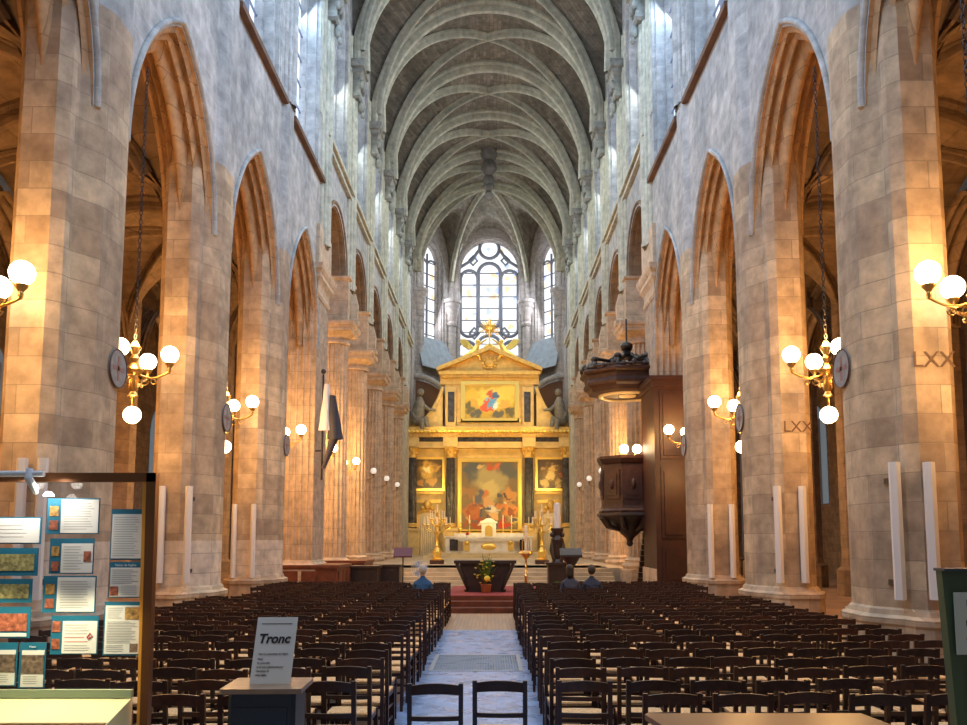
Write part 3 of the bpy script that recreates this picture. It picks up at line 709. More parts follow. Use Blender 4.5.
# ------------------------------------------------------------------ choir: platform, altar
def place(px, py, Y): return at(px, py, Y)
m = MB(); m.box(-1.3, 1.9, 23.1, 28.9, 0, .14).box(-1.2, 1.8, 23.55, 28.9, .14, .28).box(-1.1, 1.7, 24.0, 28.9, .28, .40)
pf = m.build('altar_platform', WPANEL, label='low dark red wooden stepped platform under the front altar', cat='platform')
MB().box(-1.08, 1.68, 24.02, 28.85, .40, .412).build('carpet', RED, pf, label='dusky red carpet top')
m = MB()
for i in range(5): m.box(-5.2, 5.2, 34 + i * .45, 40, i * .15, (i + 1) * .15)
m.box(-5.9, 5.9, 36.5, 76, 0, .75)
st = m.build('floor_choir', mat('ochre_choir_steps', (.50, .40, .26), .5, noise=.2, nscale=2), kind='structure', label='pale choir steps and raised choir floor')
a = empty('front_altar', (.0, 26, .412), label='dark wooden altar with flared sides on the red platform', cat='altar')
m = MB(); m.extr([(-.52, 0), (.52, 0), (.56, .08), (.76, .84), (-.76, .84), (-.56, .08)], -.4, .4); m.build('altar_body', PULP2, a)
MB().box(-.93, .93, -.5, .5, .84, .93, b=.03).build('altar_top', PULP2, a)
m = MB()
for s in (-1, 1):
    m = MB(); m.tube([(s * .84, -.41, .84), (s * .68, -.46, .45), (s * .52, -.44, .1), (s * .6, -.42, .03)], [.06, .05, .05, .06], 8); m.build('corner_bracket', PULP2, a, smooth=50)

# flower arrangement
fl = empty('flower_arrangement', (.03, 25.3, .412), label='yellow and green flower arrangement before the front altar', cat='flowers')
MB().lathe([(.11, 0), (.13, .02), (.16, .22), (.17, .24), (.14, .25)], (0, 0, 0), 16).build('pot', TERRA, fl, smooth=40)
m = MB(); rnd = random.Random(3)
for i in range(90):
    a_ = rnd.uniform(0, 2 * PI); ln = rnd.uniform(.4, 1.05); sp = rnd.uniform(.05, .55) * (1.15 - ln * .55)
    p0 = Vector((0, 0, .22)); p1 = Vector((math.cos(a_) * sp * .5, math.sin(a_) * sp * .35, .22 + ln * .55)); p2 = Vector((math.cos(a_) * sp, math.sin(a_) * sp * .6, .2 + ln * rnd.uniform(.6, 1)))
    sd_ = Vector((-math.sin(a_), math.cos(a_), 0)) * rnd.uniform(.012, .03)
    m.add([p0, p1 - sd_, p2, p1 + sd_], [(0, 1, 2, 3)])
m.build('foliage', GREENF, fl)
m = MB()
for i in range(26):
    x = rnd.uniform(-.36, .36); z = rnd.uniform(.3, 1.1) - abs(x) * .5; y = rnd.uniform(-.2, .05)
    m.lathe([(.01, -.02), (.03, 0), (.045, .012), (.01, .02)], (x, y - .06, z), 7)
m.ball((.03, -.24, .42), .09, 10, 6)
m.build('blossom', YEL, fl, smooth=40)

# high altar
ha = empty('high_altar', (0, 59, .75), label='white marble and gilt high altar beneath the large painting', cat='altar')
m = MB()
for i in range(2): m.box(-4.2 + i * .35, 4.2 - i * .35, -4 + i * .5, 2, i * .14, (i + 1) * .14)
m.build('altar_step', mat('ochre_step', (.55, .44, .26), .5, noise=.2, nscale=2), ha)
m = MB(); m.box(-1.9, 1.9, -.5, .5, .28, .4).box(-1.75, 1.75, -.42, .5, .4, 1.05).box(-2.1, 2.1, -.6, .5, 1.05, 1.17); m.build('altar_table', WMARB, ha)
MB().box(-2.3, 2.3, -.66, .5, 1.17, 1.23).build('altar_cloth', mat('white_linen', (.85, .82, .74), .8), ha)
m = MB()
for s in (-1, 1):
    m.box(s * 1.5 - .18, s * 1.5 + .18, -.58, -.42, .4, 1.05); m.ball((s * 1.5, -.56, .95), .16, 10, 6)
m.ball((0, -.44, .7), .55, 20, 8, 1, .18, .45); m.build('gilt_relief', GILT, ha, smooth=40)
m = MB(); m.box(-3.0, 3.0, .5, 1.2, .28, 1.3).box(-3.1, 3.1, .42, 1.25, 1.3, 1.4).box(-2.4, 2.4, .5, 1.2, 1.4, 1.6); m.build('gradine', WMARB, ha)
for e in (-1, 1): MB().box(e * 2.72, e * 2.15, .44, .5, .4, 1.2).build('black_panel', BMARB, ha)
m = MB(); m.box(-.5, .5, .3, 1.0, 1.3, 2.3).box(-.6, .6, .22, 1.05, 2.3, 2.42).prism([(-.5, .3), (.5, .3), (.5, 1), (-.5, 1)], 2.42, 2.65, .3); m.build('tabernacle', WMARB, ha)
m = MB(); m.extr([(-.26, 1.4), (.26, 1.4), (.26, 1.95), (.18, 2.1), (0, 2.18), (-.18, 2.1), (-.26, 1.95)], .26, .31); m.build('tabernacle_door', GILT, ha)

def candlestick(loc, h, label, group=None, cnd=.5):
    c = empty('candlestick', loc, label=label, cat='candlestick', group=group)
    MB().lathe([(.14, 0), (.15, .03), (.06, .08), (.04, .15), (.07, .22), (.03, .3), (.03, h * .6), (.06, h * .64), (.025, h * .7), (.03, h * .92), (.09, h * .96), (.09, h)], (0, 0, 0), 10).build('stem', GILT, c, smooth=40)
    MB().lathe([(.03, h), (.03, h + cnd), (.005, h + cnd + .03)], (0, 0, 0), 8).build('candle', mat('ivory_wax', (.85, .78, .6), .5), c)
    return c
for i, x in enumerate((-2.0, -1.35, 1.0, 1.6)):
    candlestick((x, 59.85, 2.35), .75, 'gilt altar candlestick, %s on the high altar' % ('leftmost', 'second from the left', 'second from the right', 'rightmost')[i], 'candlesticks on the high altar')
v = empty('flower_vase', (-1.5, 58.75, 1.98), label='small vase of red flowers on the left of the white altar top', cat='vase')
MB().lathe([(.06, 0), (.1, .1), (.05, .2), (.07, .25)], (0, 0, 0), 10).build('vase_body', WMARB, v, smooth=40)
b = MB(); [b.ball((rnd.uniform(-.14, .14), rnd.uniform(-.1, .1), .3 + rnd.uniform(0, .15)), .06, 7, 5) for _ in range(9)]; b.build('blossom', mat('red_petal', (.6, .05, .02), .6), v, smooth=40)

def candelabrum(loc, label):
    c = empty('candelabrum', loc, label=label, cat='candelabrum', group='gilded candelabra beside the altar')
    MB().box(-.4, .4, -.4, .4, 0, .22, b=.05).build('plinth', PULP, c)
    MB().lathe([(.34, .22), (.34, .3), (.2, .36), (.24, .5), (.3, .7), (.2, .85), (.1, .95), (.14, 1.05), (.08, 1.15), (.07, 1.6), (.15, 1.7), (.17, 1.8), (.08, 1.9), (.06, 2.2), (.12, 2.3), (.04, 2.45), (.03, 2.9), (.07, 2.95)], (0, 0, 0), 14).build('stem', GILT, c, smooth=40)
    arms = MB(); can = MB()
    for ring, (rad, z, nn) in enumerate(((.75, 2.15, 8), (.42, 2.5, 6))):
        for i in range(nn):
            a_ = 2 * PI * i / nn + ring * .3; x, y = math.cos(a_), math.sin(a_)
            arms.tube([(0, 0, z - .3), (x * rad * .5, y * rad * .5, z - .35), (x * rad, y * rad, z - .12), (x * rad, y * rad, z + .05)], .03, 6)
            arms.lathe([(.02, 0), (.09, .03), (.05, .08)], (x * rad, y * rad, z + .03), 8)
            MB().lathe([(.028, z + .08), (.028, z + .5), (.004, z + .53)], (x * rad, y * rad, 0), 7).build('candle', bpy.data.materials['ivory_wax'], c)
    can.lathe([(.03, 2.95), (.03, 3.4)], (0, 0, 0), 7)
    arms.build('arm', GILT, c, smooth=40, label='curled gilt branches'); can.build('candle', bpy.data.materials['ivory_wax'], c)
p = at(437, 560, 42); candelabrum((p.x, 42, .75), 'tall branched gilt candelabrum left of the high altar')
p = at(542, 560, 42); candelabrum((p.x, 42, .75), 'tall branched gilt candelabrum right of the high altar')
for o_ in [o for o in C.objects if o.name.startswith('candelabrum')]: o_.scale = (.85, .85, .86)

# paschal candle stand, lecterns
p = at(557.5, 560, 29.6); c = empty('paschal_candle', (p.x, 29.6, 0), label='thick white paschal candle on a tall dark carved stand', cat='candle')
m = MB(); m.box(-.34, .34, -.34, .34, 0, 1.1, b=.06).box(-.42, .42, -.42, .42, 1.1, 1.18).lathe([(.22, 1.18), (.14, 1.3), (.2, 1.45), (.15, 1.7), (.22, 1.95), (.14, 2.1), (.22, 2.3), (.22, 2.35)], (0, 0, 0), 12); m.build('stand', PULP2, c, smooth=35)
m = MB()
for s in (-1, 1): m.tube([(s * .1, -.12, 1.2), (s * .2, -.08, 1.6), (s * .16, 0, 2.0)], [.07, .09, .05], 8); m.ball((s * .17, -.06, 2.12), .09, 10, 7)
m.build('carved_figure', BRONZE, c, smooth=50)
MB().lathe([(.12, 2.35), (.12, 3.2), (.02, 3.23)], (0, 0, 0), 14).build('wax_candle', WHITE, c, smooth=40)
p = at(527, 580, 27.5); c = empty('standing_candle_lamp', (p.x, 28.2, .412), label='slender brass candle stand with white candle right of the front altar', cat='candle stand')
MB().lathe([(.2, 0), (.2, .05), (.06, .1), (.04, .3), (.08, .36), (.03, .42), (.03, .9), (.1, .98), (.14, 1.02), (.22, 1.1), (.2, 1.16), (.05, 1.2)], (0, 0, 0), 12).build('stem', BRASS, c, smooth=40)
MB().lathe([(.05, 1.2), (.05, 2.0), (.01, 2.03)], (0, 0, 0), 10).build('candle', bpy.data.materials['ivory_wax'], c)
m = MB()
for i in range(4): a_ = PI / 4 + i * PI / 2; m.tube([(.17 * math.cos(a_), .17 * math.sin(a_), 1.16), (.17 * math.cos(a_), .17 * math.sin(a_), 1.5), (0.06, 0, 1.62)], .012, 6)
m.build('guard', BRASS, c)
p = at(403, 560, 24); c = empty('music_stand', (p.x, 24, 0), label='dark red slanted lectern on a thin pole left of the platform', cat='lectern')
MB().box(-.26, .26, -.2, .2, 0, .03).build('base', IRON, c); MB().tube([(0, 0, .03), (0, 0, 1.52)], .02, 8).build('pole', IRON, c)
m = MB(); m.add([(-.26, -.12, 1.5), (.26, -.12, 1.5), (.26, .12, 1.74), (-.26, .12, 1.74), (-.26, -.1, 1.47), (.26, -.1, 1.47), (.26, .14, 1.71), (-.26, .14, 1.71)], [(0, 1, 2, 3), (4, 5, 6, 7), (0, 1, 5, 4), (1, 2, 6, 5), (2, 3, 7, 6), (3, 0, 4, 7)]); m.build('desk', mat('dark_red_leather', (.12, .02, .02), .5), c)
p = at(571, 560, 26); c = empty('lectern', (p.x, 26, 0), label='dark carved wooden lectern right of the paschal candle', cat='lectern')
MB().lathe([(.35, 0), (.35, .06), (.12, .14), (.09, .5), (.16, .7), (.08, .85), (.1, 1.15), (.3, 1.45)], (0, 0, 0), 8).build('foot', PULP2, c, smooth=40)
m = MB(); m.add([(-.33, -.16, 1.5), (.33, -.16, 1.5), (.33, .16, 1.7), (-.33, .16, 1.7), (-.33, -.16, 1.42), (.33, -.16, 1.42), (.33, .16, 1.62), (-.33, .16, 1.62)], [(0, 1, 2, 3), (4, 5, 6, 7), (0, 1, 5, 4), (1, 2, 6, 5), (2, 3, 7, 6), (3, 0, 4, 7)]); m.build('desk', PULP2, c)
p = at(564, 585, 25.0); c = empty('potted_fern', (p.x, 24.6, 0), label='green leafy plant at the foot of the paschal candle stand', cat='plant')
MB().lathe([(.12, 0), (.17, .3), (.15, .3)], (0, 0, 0), 12).build('pot', TERRA, c)
m = MB()
for i in range(60):
    a_ = rnd.uniform(0, 2 * PI); ln = rnd.uniform(.3, .62); m.add([(0, 0, .28), (math.cos(a_) * ln * .4 - .02, math.sin(a_) * ln * .4, .3 + ln * .8), (math.cos(a_) * ln * .8, math.sin(a_) * ln * .8, .3 + ln * .6), (math.cos(a_) * ln * .4 + .03, math.sin(a_) * ln * .4 + .02, .3 + ln * .75)], [(0, 1, 2, 3)])
m.build('foliage', GREENF, c)
p = at(417, 568, 22.3); c = empty('pedestal_fan', (p.x, 23.2, 0), label='round pale blue pedestal fan beside the slanted lectern', cat='fan')
MB().lathe([(.2, 0), (.2, .03), (.03, .05), (.02, 1.0)], (0, 0, 0), 14).build('stand', WHITE, c, smooth=40)
m = MB(); 
for r in (.06, .12, .18, .23): m.tube([(r * math.cos(2 * PI * i / 20), -.08, 1.18 + r * math.sin(2 * PI * i / 20)) for i in range(21)], .006, 5)
for i in range(16): a_ = 2 * PI * i / 16; m.tube([(0, -.1, 1.18), (.23 * math.cos(a_), -.06, 1.18 + .23 * math.sin(a_))], .004, 4)
m.build('guard', WHITE, c)
m = MB()
for i in range(3):
    a_ = 2 * PI * i / 3; m.add([(0, -.03, 1.18), (.2 * math.cos(a_ - .45), -.05, 1.18 + .2 * math.sin(a_ - .45)), (.21 * math.cos(a_), -.03, 1.18 + .21 * math.sin(a_)), (.2 * math.cos(a_ + .45), -.0, 1.18 + .2 * math.sin(a_ + .45))], [(0, 1, 2, 3)])
m.build('blade', mat('pale_blue_plastic', (.35, .5, .75), .4), c)

# ------------------------------------------------------------------ altarpiece
YR = 64.2
def R(px, py, d=0): q = at(px, py, YR); return q
def rx(px): return at(px, 450, YR).x
def rz(py): return at(489, py, YR).z
ar = empty('altarpiece', (0, YR, 0), label='great golden stone altarpiece with columns, pediment and paintings', cat='altarpiece')
def ab(m, px0, px1, py0, py1, y0, y1): return m.box(rx(px0), rx(px1), y0, y1, rz(py1), rz(py0))
m = MB()
ab(m, 411, 568, 433, 575, .0, .6)
m.build('back_wall', GSTONE, ar)
for a0, a1 in ((409, 421), (444, 458), (522, 536), (557, 570)): m = MB(); ab(m, a0, a1, 530, 575, -.9, 0); ab(m, a0 - 1, a1 + 1, 528, 531, -1.0, 0); m.build('pedestal', GSTONE, ar)
for pxc in (413, 451, 528.5, 566):
    c = MB(); x = rx(pxc); z0, z1 = rz(527), rz(458); R0 = .36
    P = []
    for i in range(16):
        for t, r in ((0, R0), (.15, R0), (.4, R0 - .03), (.75, R0 - .03)): q = 2 * PI * (i + t) / 16; P.append((x + r * math.cos(q), -.5 + r * math.sin(q)))
    c.prism(P, z0 + .25, z1, .88); c.build('column_shaft', BMARB, ar, smooth=35)
    c = MB(); c.lathe([(.46, z0), (.46, z0 + .08), (.4, z0 + .14), (.43, z0 + .2), (.37, z0 + .28)], (x, -.5, 0), 16)
    c.lathe([(.33, z1 - .05), (.38, z1), (.34, z1 + .1), (.38, z1 + .35), (.46, z1 + .42), (.42, z1 + .5), (.5, z1 + .75), (.58, z1 + .85)], (x, -.5, 0), 12)
    for i in range(8):
        for lv, rr_ in ((.3, .40), (.62, .47)): q = i * PI / 4 + lv; c.ball((x + rr_ * math.cos(q), -.5 + rr_ * math.sin(q), z1 + lv), .09, 7, 5, 1, 1, 1.5)
    c.box(x - .55, x + .55, -1.05, .05, z1 + .85, z1 + 1.0); c.build('capital_and_base', GOLD, ar, smooth=40)
m = MB()
ab(m, 410, 569, 443, 448, -.85, .0); ab(m, 410, 569, 447, 449, -.95, 0)
for a0, a1 in ((407, 420), (444, 458), (522, 535), (558, 571)): ab(m, a0, a1, 436, 448, -1.15, -.8)
m.build('architrave', GSTONE, ar)
MB().box(rx(409), rx(570), -.8, 0, rz(443), rz(438)).build('frieze', BMARB, ar, label='dark marble frieze band')
m = MB()
for i, (py0, py1, d) in enumerate(((436, 438.5, -1.0), (433.5, 436, -1.15), (431, 433.5, -1.3), (429, 431, -1.2))): ab(m, 407 - i * .6, 572 + i * .6, py0, py1, d, 0)
for i in range(52): q = rx(408 + i * 3.12); m.box(q, q + .12, -1.28, -1.1, rz(438.5), rz(436))
m.build('cornice', GOLD, ar, label='carved gilded cornice')
m = MB()
for i in range(40): q = rx(410 + i * 4.05); m.ball((q, -1.32, rz(433.5)), .11, 7, 5, 1.6, .6, 1)
m.build('carved_garland', GILT, ar, smooth=40)
# big painting
def pic(px0, px1, py0, py1, y, fw, mname, base, blobs, label, dist=.18):
    cx, cz = (rx(px0) + rx(px1)) / 2, (rz(py0) + rz(py1)) / 2; wx, wz = rx(px1) - rx(px0), rz(py0) - rz(py1)
    fr = MB(); a, b = wx / 2, wz / 2
    for o0, o1, yy in ((fw, fw * .6, -.10), (fw * .6, fw * .1, -.2), (fw * .1, -.03, -.08)):
        for x0, x1, z0, z1 in ((-a - o0, a + o0, b + o1, b + o0), (-a - o0, a + o0, -b - o0, -b - o1), (-a - o0, -a - o1, -b - o1, b + o1), (a + o1, a + o0, -b - o1, b + o1)):
            fr.box(x0, x1, yy, .05, z0, z1)
    f = fr.build('picture_frame', GILT, ar, (cx, y, cz))
    cv = MB().box(-a, a, -.03, .03, -b, b).build('canvas', painting(mname, base, blobs, wx, wz, dist), f, label=label)
RB = random.Random(21)
EXTRA = [(RB.uniform(-.45, .45), RB.uniform(-.46, .02), RB.uniform(.035, .075), RB.choice([(.62, .22, .06), (.75, .45, .18), (.08, .06, .06), (.35, .10, .04), (.7, .55, .35), (.18, .12, .12), (.5, .3, .1), (.10, .10, .14)])) for _ in range(26)]
pic(461.5, 518, 462, 530, -.1, .26, 'large_oil_painting', (.22, .15, .07),
    [(-.3, .38, .22, (.10, .11, .12)), (.32, .36, .22, (.12, .12, .11)), (0, .18, .34, (.42, .34, .16)), (0, .1, .2, (.6, .48, .2)), (.0, .42, .09, (.5, .1, .03)), (.15, .42, .07, (.55, .14, .05)), (-.2, .42, .07, (.6, .4, .15)),
     (-.38, .06, .13, (.35, .18, .07)), (-.2, -.02, .1, (.14, .13, .16)), (-.3, -.22, .2, (.5, .16, .05)), (-.2, -.38, .16, (.35, .08, .03)), (0, -.08, .1, (.65, .36, .16)), (.05, -.2, .10, (.75, .66, .5)), (.02, -.4, .13, (.07, .06, .07)),
     (.35, .03, .14, (.6, .28, .08)), (.33, -.2, .15, (.75, .28, .06)), (.25, -.4, .1, (.6, .05, .03)), (.42, -.35, .1, (.7, .5, .12)), (-.08, .0, .05, (.5, .3, .16)), (.18, 0, .06, (.1, .1, .13))] + EXTRA, 'large dark oil painting of a crowd under a glowing sky', .2)
pic(415, 443, 459, 489, -.02, .14, 'left_oil_painting', (.10, .055, .02), [(0, .1, .45, (.30, .16, .03)), (-.05, .15, .3, (.75, .42, .06)), (-.08, .12, .16, (1, .85, .4)), (.3, .15, .09, (.6, .3, .06)), (.1, -.25, .2, (.6, .3, .05)), (-.3, -.3, .12, (.5, .22, .04))], 'small painting of a glowing figure', .25)
pic(537, 564, 459, 489, -.02, .14, 'right_oil_painting', (.10, .055, .03), [(0, 0, .45, (.24, .13, .04)), (.05, .2, .16, (.8, .5, .15)), (0, -.05, .2, (.85, .6, .2)), (-.2, -.3, .2, (.7, .5, .16)), (.25, -.3, .16, (.6, .4, .12)), (.4, -.05, .06, (.6, .1, .05)), (-.25, .2, .1, (.5, .28, .1))], 'small painting of a pale winged figure', .25)
m = MB()
for a0, a1 in ((417, 442), (537, 562)): ab(m, a0 - 2, a1 + 2, 492, 494, -.25, 0); ab(m, a0, a1, 500, 503, -.15, 0)
ab(m, 458, 522, 531, 534, -.3, 0)
m.build('wall_moulding', GOLD, ar)
# doorways
for a0, a1 in ((419, 437), (541, 559)):
    cx = (rx(a0) + rx(a1)) / 2; hw = (rx(a1) - rx(a0)) / 2; zt = rz(512); d = MB(); pts = [(-hw, .6)] + [(-hw * math.cos(PI * i / 12), zt - hw * .5 + hw * .5 * math.sin(PI * i / 12)) for i in range(13)] + [(hw, .6)]
    d.extr([(cx + p[0], p[1]) for p in pts], -.1, .0)
    for i in range(9): q = cx - hw * .9 + i * hw * .225; d.tube([(q, -.12, .7), (q, -.12, zt - .5)], .07, 6)
    d.build('curtain', CREAM, ar, smooth=50, label='cream curtain hung in the arched doorway')
    d = MB(); d.tube([(cx + p[0] * 1.12, -.12, p[1] + .1) for p in pts], .16, 6)
    d.ball((cx, -.3, zt + .55), .28, 10, 6, 1, .6, 1.3); d.ball((cx - .35, -.25, zt + .3), .18, 8, 6); d.ball((cx + .35, -.25, zt + .3), .18, 8, 6)
    d.build('door_surround', GOLD, ar, smooth=50)
# attic storey
m = MB(); ab(m, 445, 534, 384, 430, -.2, .5); ab(m, 440, 539, 376, 385, -.3, .5)
m.build('attic', GSTONE, ar)
m = MB()
for a0, a1 in ((446, 456), (522.5, 532.5)): ab(m, a0, a1, 388, 430, -.5, -.2)
ab(m, 442, 537, 427, 430, -.7, .2); ab(m, 457, 521, 419, 423, -.35, 0)
m.build('attic_pilaster', GSTONE, ar)
m = MB()
for a0, a1 in ((448, 454.5), (524, 530.5)): ab(m, a0, a1, 393, 423, -.56, -.5)
m.build('marble_inlay', BMARB, ar, label='black veined marble inlay')
pic(465, 515, 386, 419, -.25, .32, 'upper_oil_painting', (.55, .36, .04),
    [(-.35, .2, .2, (.75, .5, .06)), (.3, .25, .25, (.85, .6, .1)), (0, .1, .3, (.9, .65, .12)), (-.25, -.32, .13, (.12, .12, .10)), (.12, -.36, .13, (.13, .12, .09)), (.38, -.28, .12, (.14, .12, .06)), (-.42, -.2, .09, (.15, .13, .06)),
     (.02, .22, .09, (.62, .12, .05)), (.13, .2, .08, (.08, .16, .32)), (.04, .32, .05, (.5, .3, .16)), (.05, 0, .11, (.12, .35, .7)), (-.08, -.12, .12, (.65, .12, .05)), (.12, -.08, .06, (.75, .8, .8)), (-.1, .02, .05, (.3, .5, .7)), (-.02, -.2, .07, (.6, .1, .04)), (.3, -.05, .1, (.8, .4, .08)), (-.3, .0, .08, (.7, .36, .08))], 'bright painting of robed figures on clouds', .22)
m = MB(); ab(m, 439, 540, 373, 376.5, -.85, .4); ab(m, 441, 538, 376, 379, -.65, .4)
for i in range(31): q = rx(441 + i * 3.15); m.box(q, q + .12, -.8, -.6, rz(379), rz(377))
xl, xr_, xc = rx(437), rx(542), rx(489.5); zb, zt = rz(373), rz(352)
m.extr([(xl, zb), (xr_, zb), (xc, zt)], -.3, .4)
for sg, (xa, xb) in ((-1, (xl, xc)), (1, (xr_, xc))):
    m.add([(xa, -.9, zb), (xb, -.9, zt), (xb, -.9, zt + .34), (xa - .0, -.9, zb + .3), (xa, .3, zb), (xb, .3, zt), (xb, .3, zt + .34), (xa, .3, zb + .3)], [(0, 1, 2, 3), (4, 7, 6, 5), (0, 4, 5, 1), (3, 2, 6, 7), (0, 3, 7, 4), (1, 5, 6, 2)])
m.build('pediment', GOLD, ar, label='gilded triangular pediment')
m = MB(); m.ball((xc, -.4, rz(364)), .34, 10, 7, 1.2, .6, 1)
for i in range(10): q = 2 * PI * i / 10; m.ball((xc + .5 * math.cos(q), -.42, rz(364) + .42 * math.sin(q)), .14, 7, 5, 1, .6, 1)
m.build('pediment_carving', GOLD, ar, smooth=50)
for sg in (-1, 1):                                      # side volutes
    v = MB(); pts_o = []; pts_i = []
    xb_ = rx(489.5 + sg * 47); xo_ = rx(489.5 + sg * 74)
    for i in range(15):
        t = i / 14; pts_o.append((xb_ + (xo_ - xb_) * t, rz(388) + (rz(424) - rz(388)) * math.sin(PI / 2 * t) ** .8 if t < 1 else rz(424)))
    outline = [(xb_, rz(430))] + [(p[0], p[1]) for p in pts_o] + [(xo_ + sg * .3, rz(416)), (xo_ + sg * .6, rz(424)), (xo_ + sg * .4, rz(430))]
    v.extr(outline, -.25, .2)
    v.tube([(p[0], -.28, p[1]) for p in pts_o], .14, 8)
    v.build('scroll_bracket', GSTONE, ar, smooth=40)
# gilt angels and glory
def angel(px, py, sg, label):
    c = empty('gilt_angel', (rx(px), YR - .2, rz(py)), label=label, cat='statue', group='gilt angels on the pediment')
    b = MB(); b.tube([(-sg * .75, 0, -.05), (-sg * .35, 0, .12), (0, 0, .35), (sg * .15, -.05, .75)], [.12, .2, .24, .15], 10)
    b.tube([(-sg * .3, -.1, .1), (sg * .25, -.25, .05), (sg * .35, -.2, -.3)], [.15, .13, .08], 8)
    b.tube([(sg * .12, -.1, .72), (sg * .45, -.1, .95), (sg * .75, -.1, 1.15)], [.09, .07, .05], 8)
    b.tube([(sg * .1, 0, .75), (sg * .14, 0, .9)], .07, 8); b.ball((sg * .17, 0, 1.02), .15, 12, 8)
    c.scale = (1.2, 1.2, 1.15); b.build('body', GILT, c, smooth=60)
    for e, yy in ((0, .1), (1, .22)):
        w_ = MB(); w_.add([(-sg * .05, yy, .6), (-sg * (.5 + .1 * e), yy + .1, 1.1 + .15 * e), (-sg * 1.0, yy + .1, 1.05 + .2 * e), (-sg * .8, yy, .75), (-sg * .45, yy, .5),
                           (-sg * .05, yy + .06, .6), (-sg * (.5 + .1 * e), yy + .16, 1.1 + .15 * e), (-sg * 1.0, yy + .16, 1.05 + .2 * e), (-sg * .8, yy + .06, .75), (-sg * .45, yy + .06, .5)],
                          [(0, 1, 2, 3, 4), (9, 8, 7, 6, 5), (0, 5, 6, 1), (1, 6, 7, 2), (2, 7, 8, 3), (3, 8, 9, 4), (4, 9, 5, 0)]); w_.build('wing', GILT, c)
angel(475, 357, 1, 'gilt winged angel on the left slope of the golden pediment'); angel(504, 357, -1, 'gilt winged angel on the right slope of the golden pediment')
c = empty('sunburst_cross', (xc, YR - .1, rz(352)), label='gilt sunburst cross crowning the golden altarpiece', cat='cross')
b = MB(); b.ball((0, 0, .25), .42, 12, 8, 1.1, .7, .9); b.tube([(0, 0, .2), (0, 0, 2.6)], .07, 8); b.tube([(-.45, 0, 2.05), (.45, 0, 2.05)], .07, 8); b.build('cross_staff', GILT, c, smooth=50)
b = MB()
for i in range(18):
    q = 2 * PI * i / 18; L_ = (.95, .7)[i % 2]; u = Vector((math.cos(q), 0, math.sin(q))); v_ = Vector((-math.sin(q), 0, math.cos(q))); o_ = Vector((0, 0, 1.85))
    b.add([o_ + v_ * .09, o_ - v_ * .09, o_ + u * L_, o_ + Vector((0, -.08, 0)) + u * .2, o_ + Vector((0, .08, 0)) + u * .2], [(0, 3, 2), (3, 1, 2), (0, 2, 4), (4, 2, 1), (0, 1, 3), (0, 4, 1)])
b.build('sun_ray', GILT, c, kind='stuff')
# reclining dark statues on the volutes
for s, px in ((-1, 419), (1, 560)):
    x = rx(px); z = rz(431); c = empty('bronze_statue', (x, YR - .7, z), label='dark seated stone figure above the %s end of the golden cornice' % ('left' if s < 0 else 'right'), cat='statue')
    b = MB(); b.tube([(s * .1, 0, .5), (0, 0, 1.2), (-s * .1, -.1, 2.0), (-s * .1, -.1, 2.5)], [.42, .45, .4, .16], 12); b.ball((-s * .15, -.1, 2.85), .27, 12, 9)
    b.tube([(0, 0, .6), (-s * .6, -.35, .75), (-s * .7, -.35, .15)], [.32, .25, .15], 10); b.tube([(.1 * s, -.1, .55), (-s * .3, -.6, .6), (-s * .35, -.6, 0)], [.3, .24, .14], 10)
    b.tube([(-s * .3, -.1, 1.9), (-s * .8, -.3, 1.5), (-s * 1.3, -.4, 1.45)], [.16, .13, .09], 8); b.tube([(s * .2, 0, 1.9), (s * .4, -.2, 1.2), (s * .2, -.4, .8)], [.16, .13, .09], 8)
    b.build('body', mat('weathered_bronze_stone', (.20, .18, .15), .6, noise=.3, nscale=4), c, smooth=60)

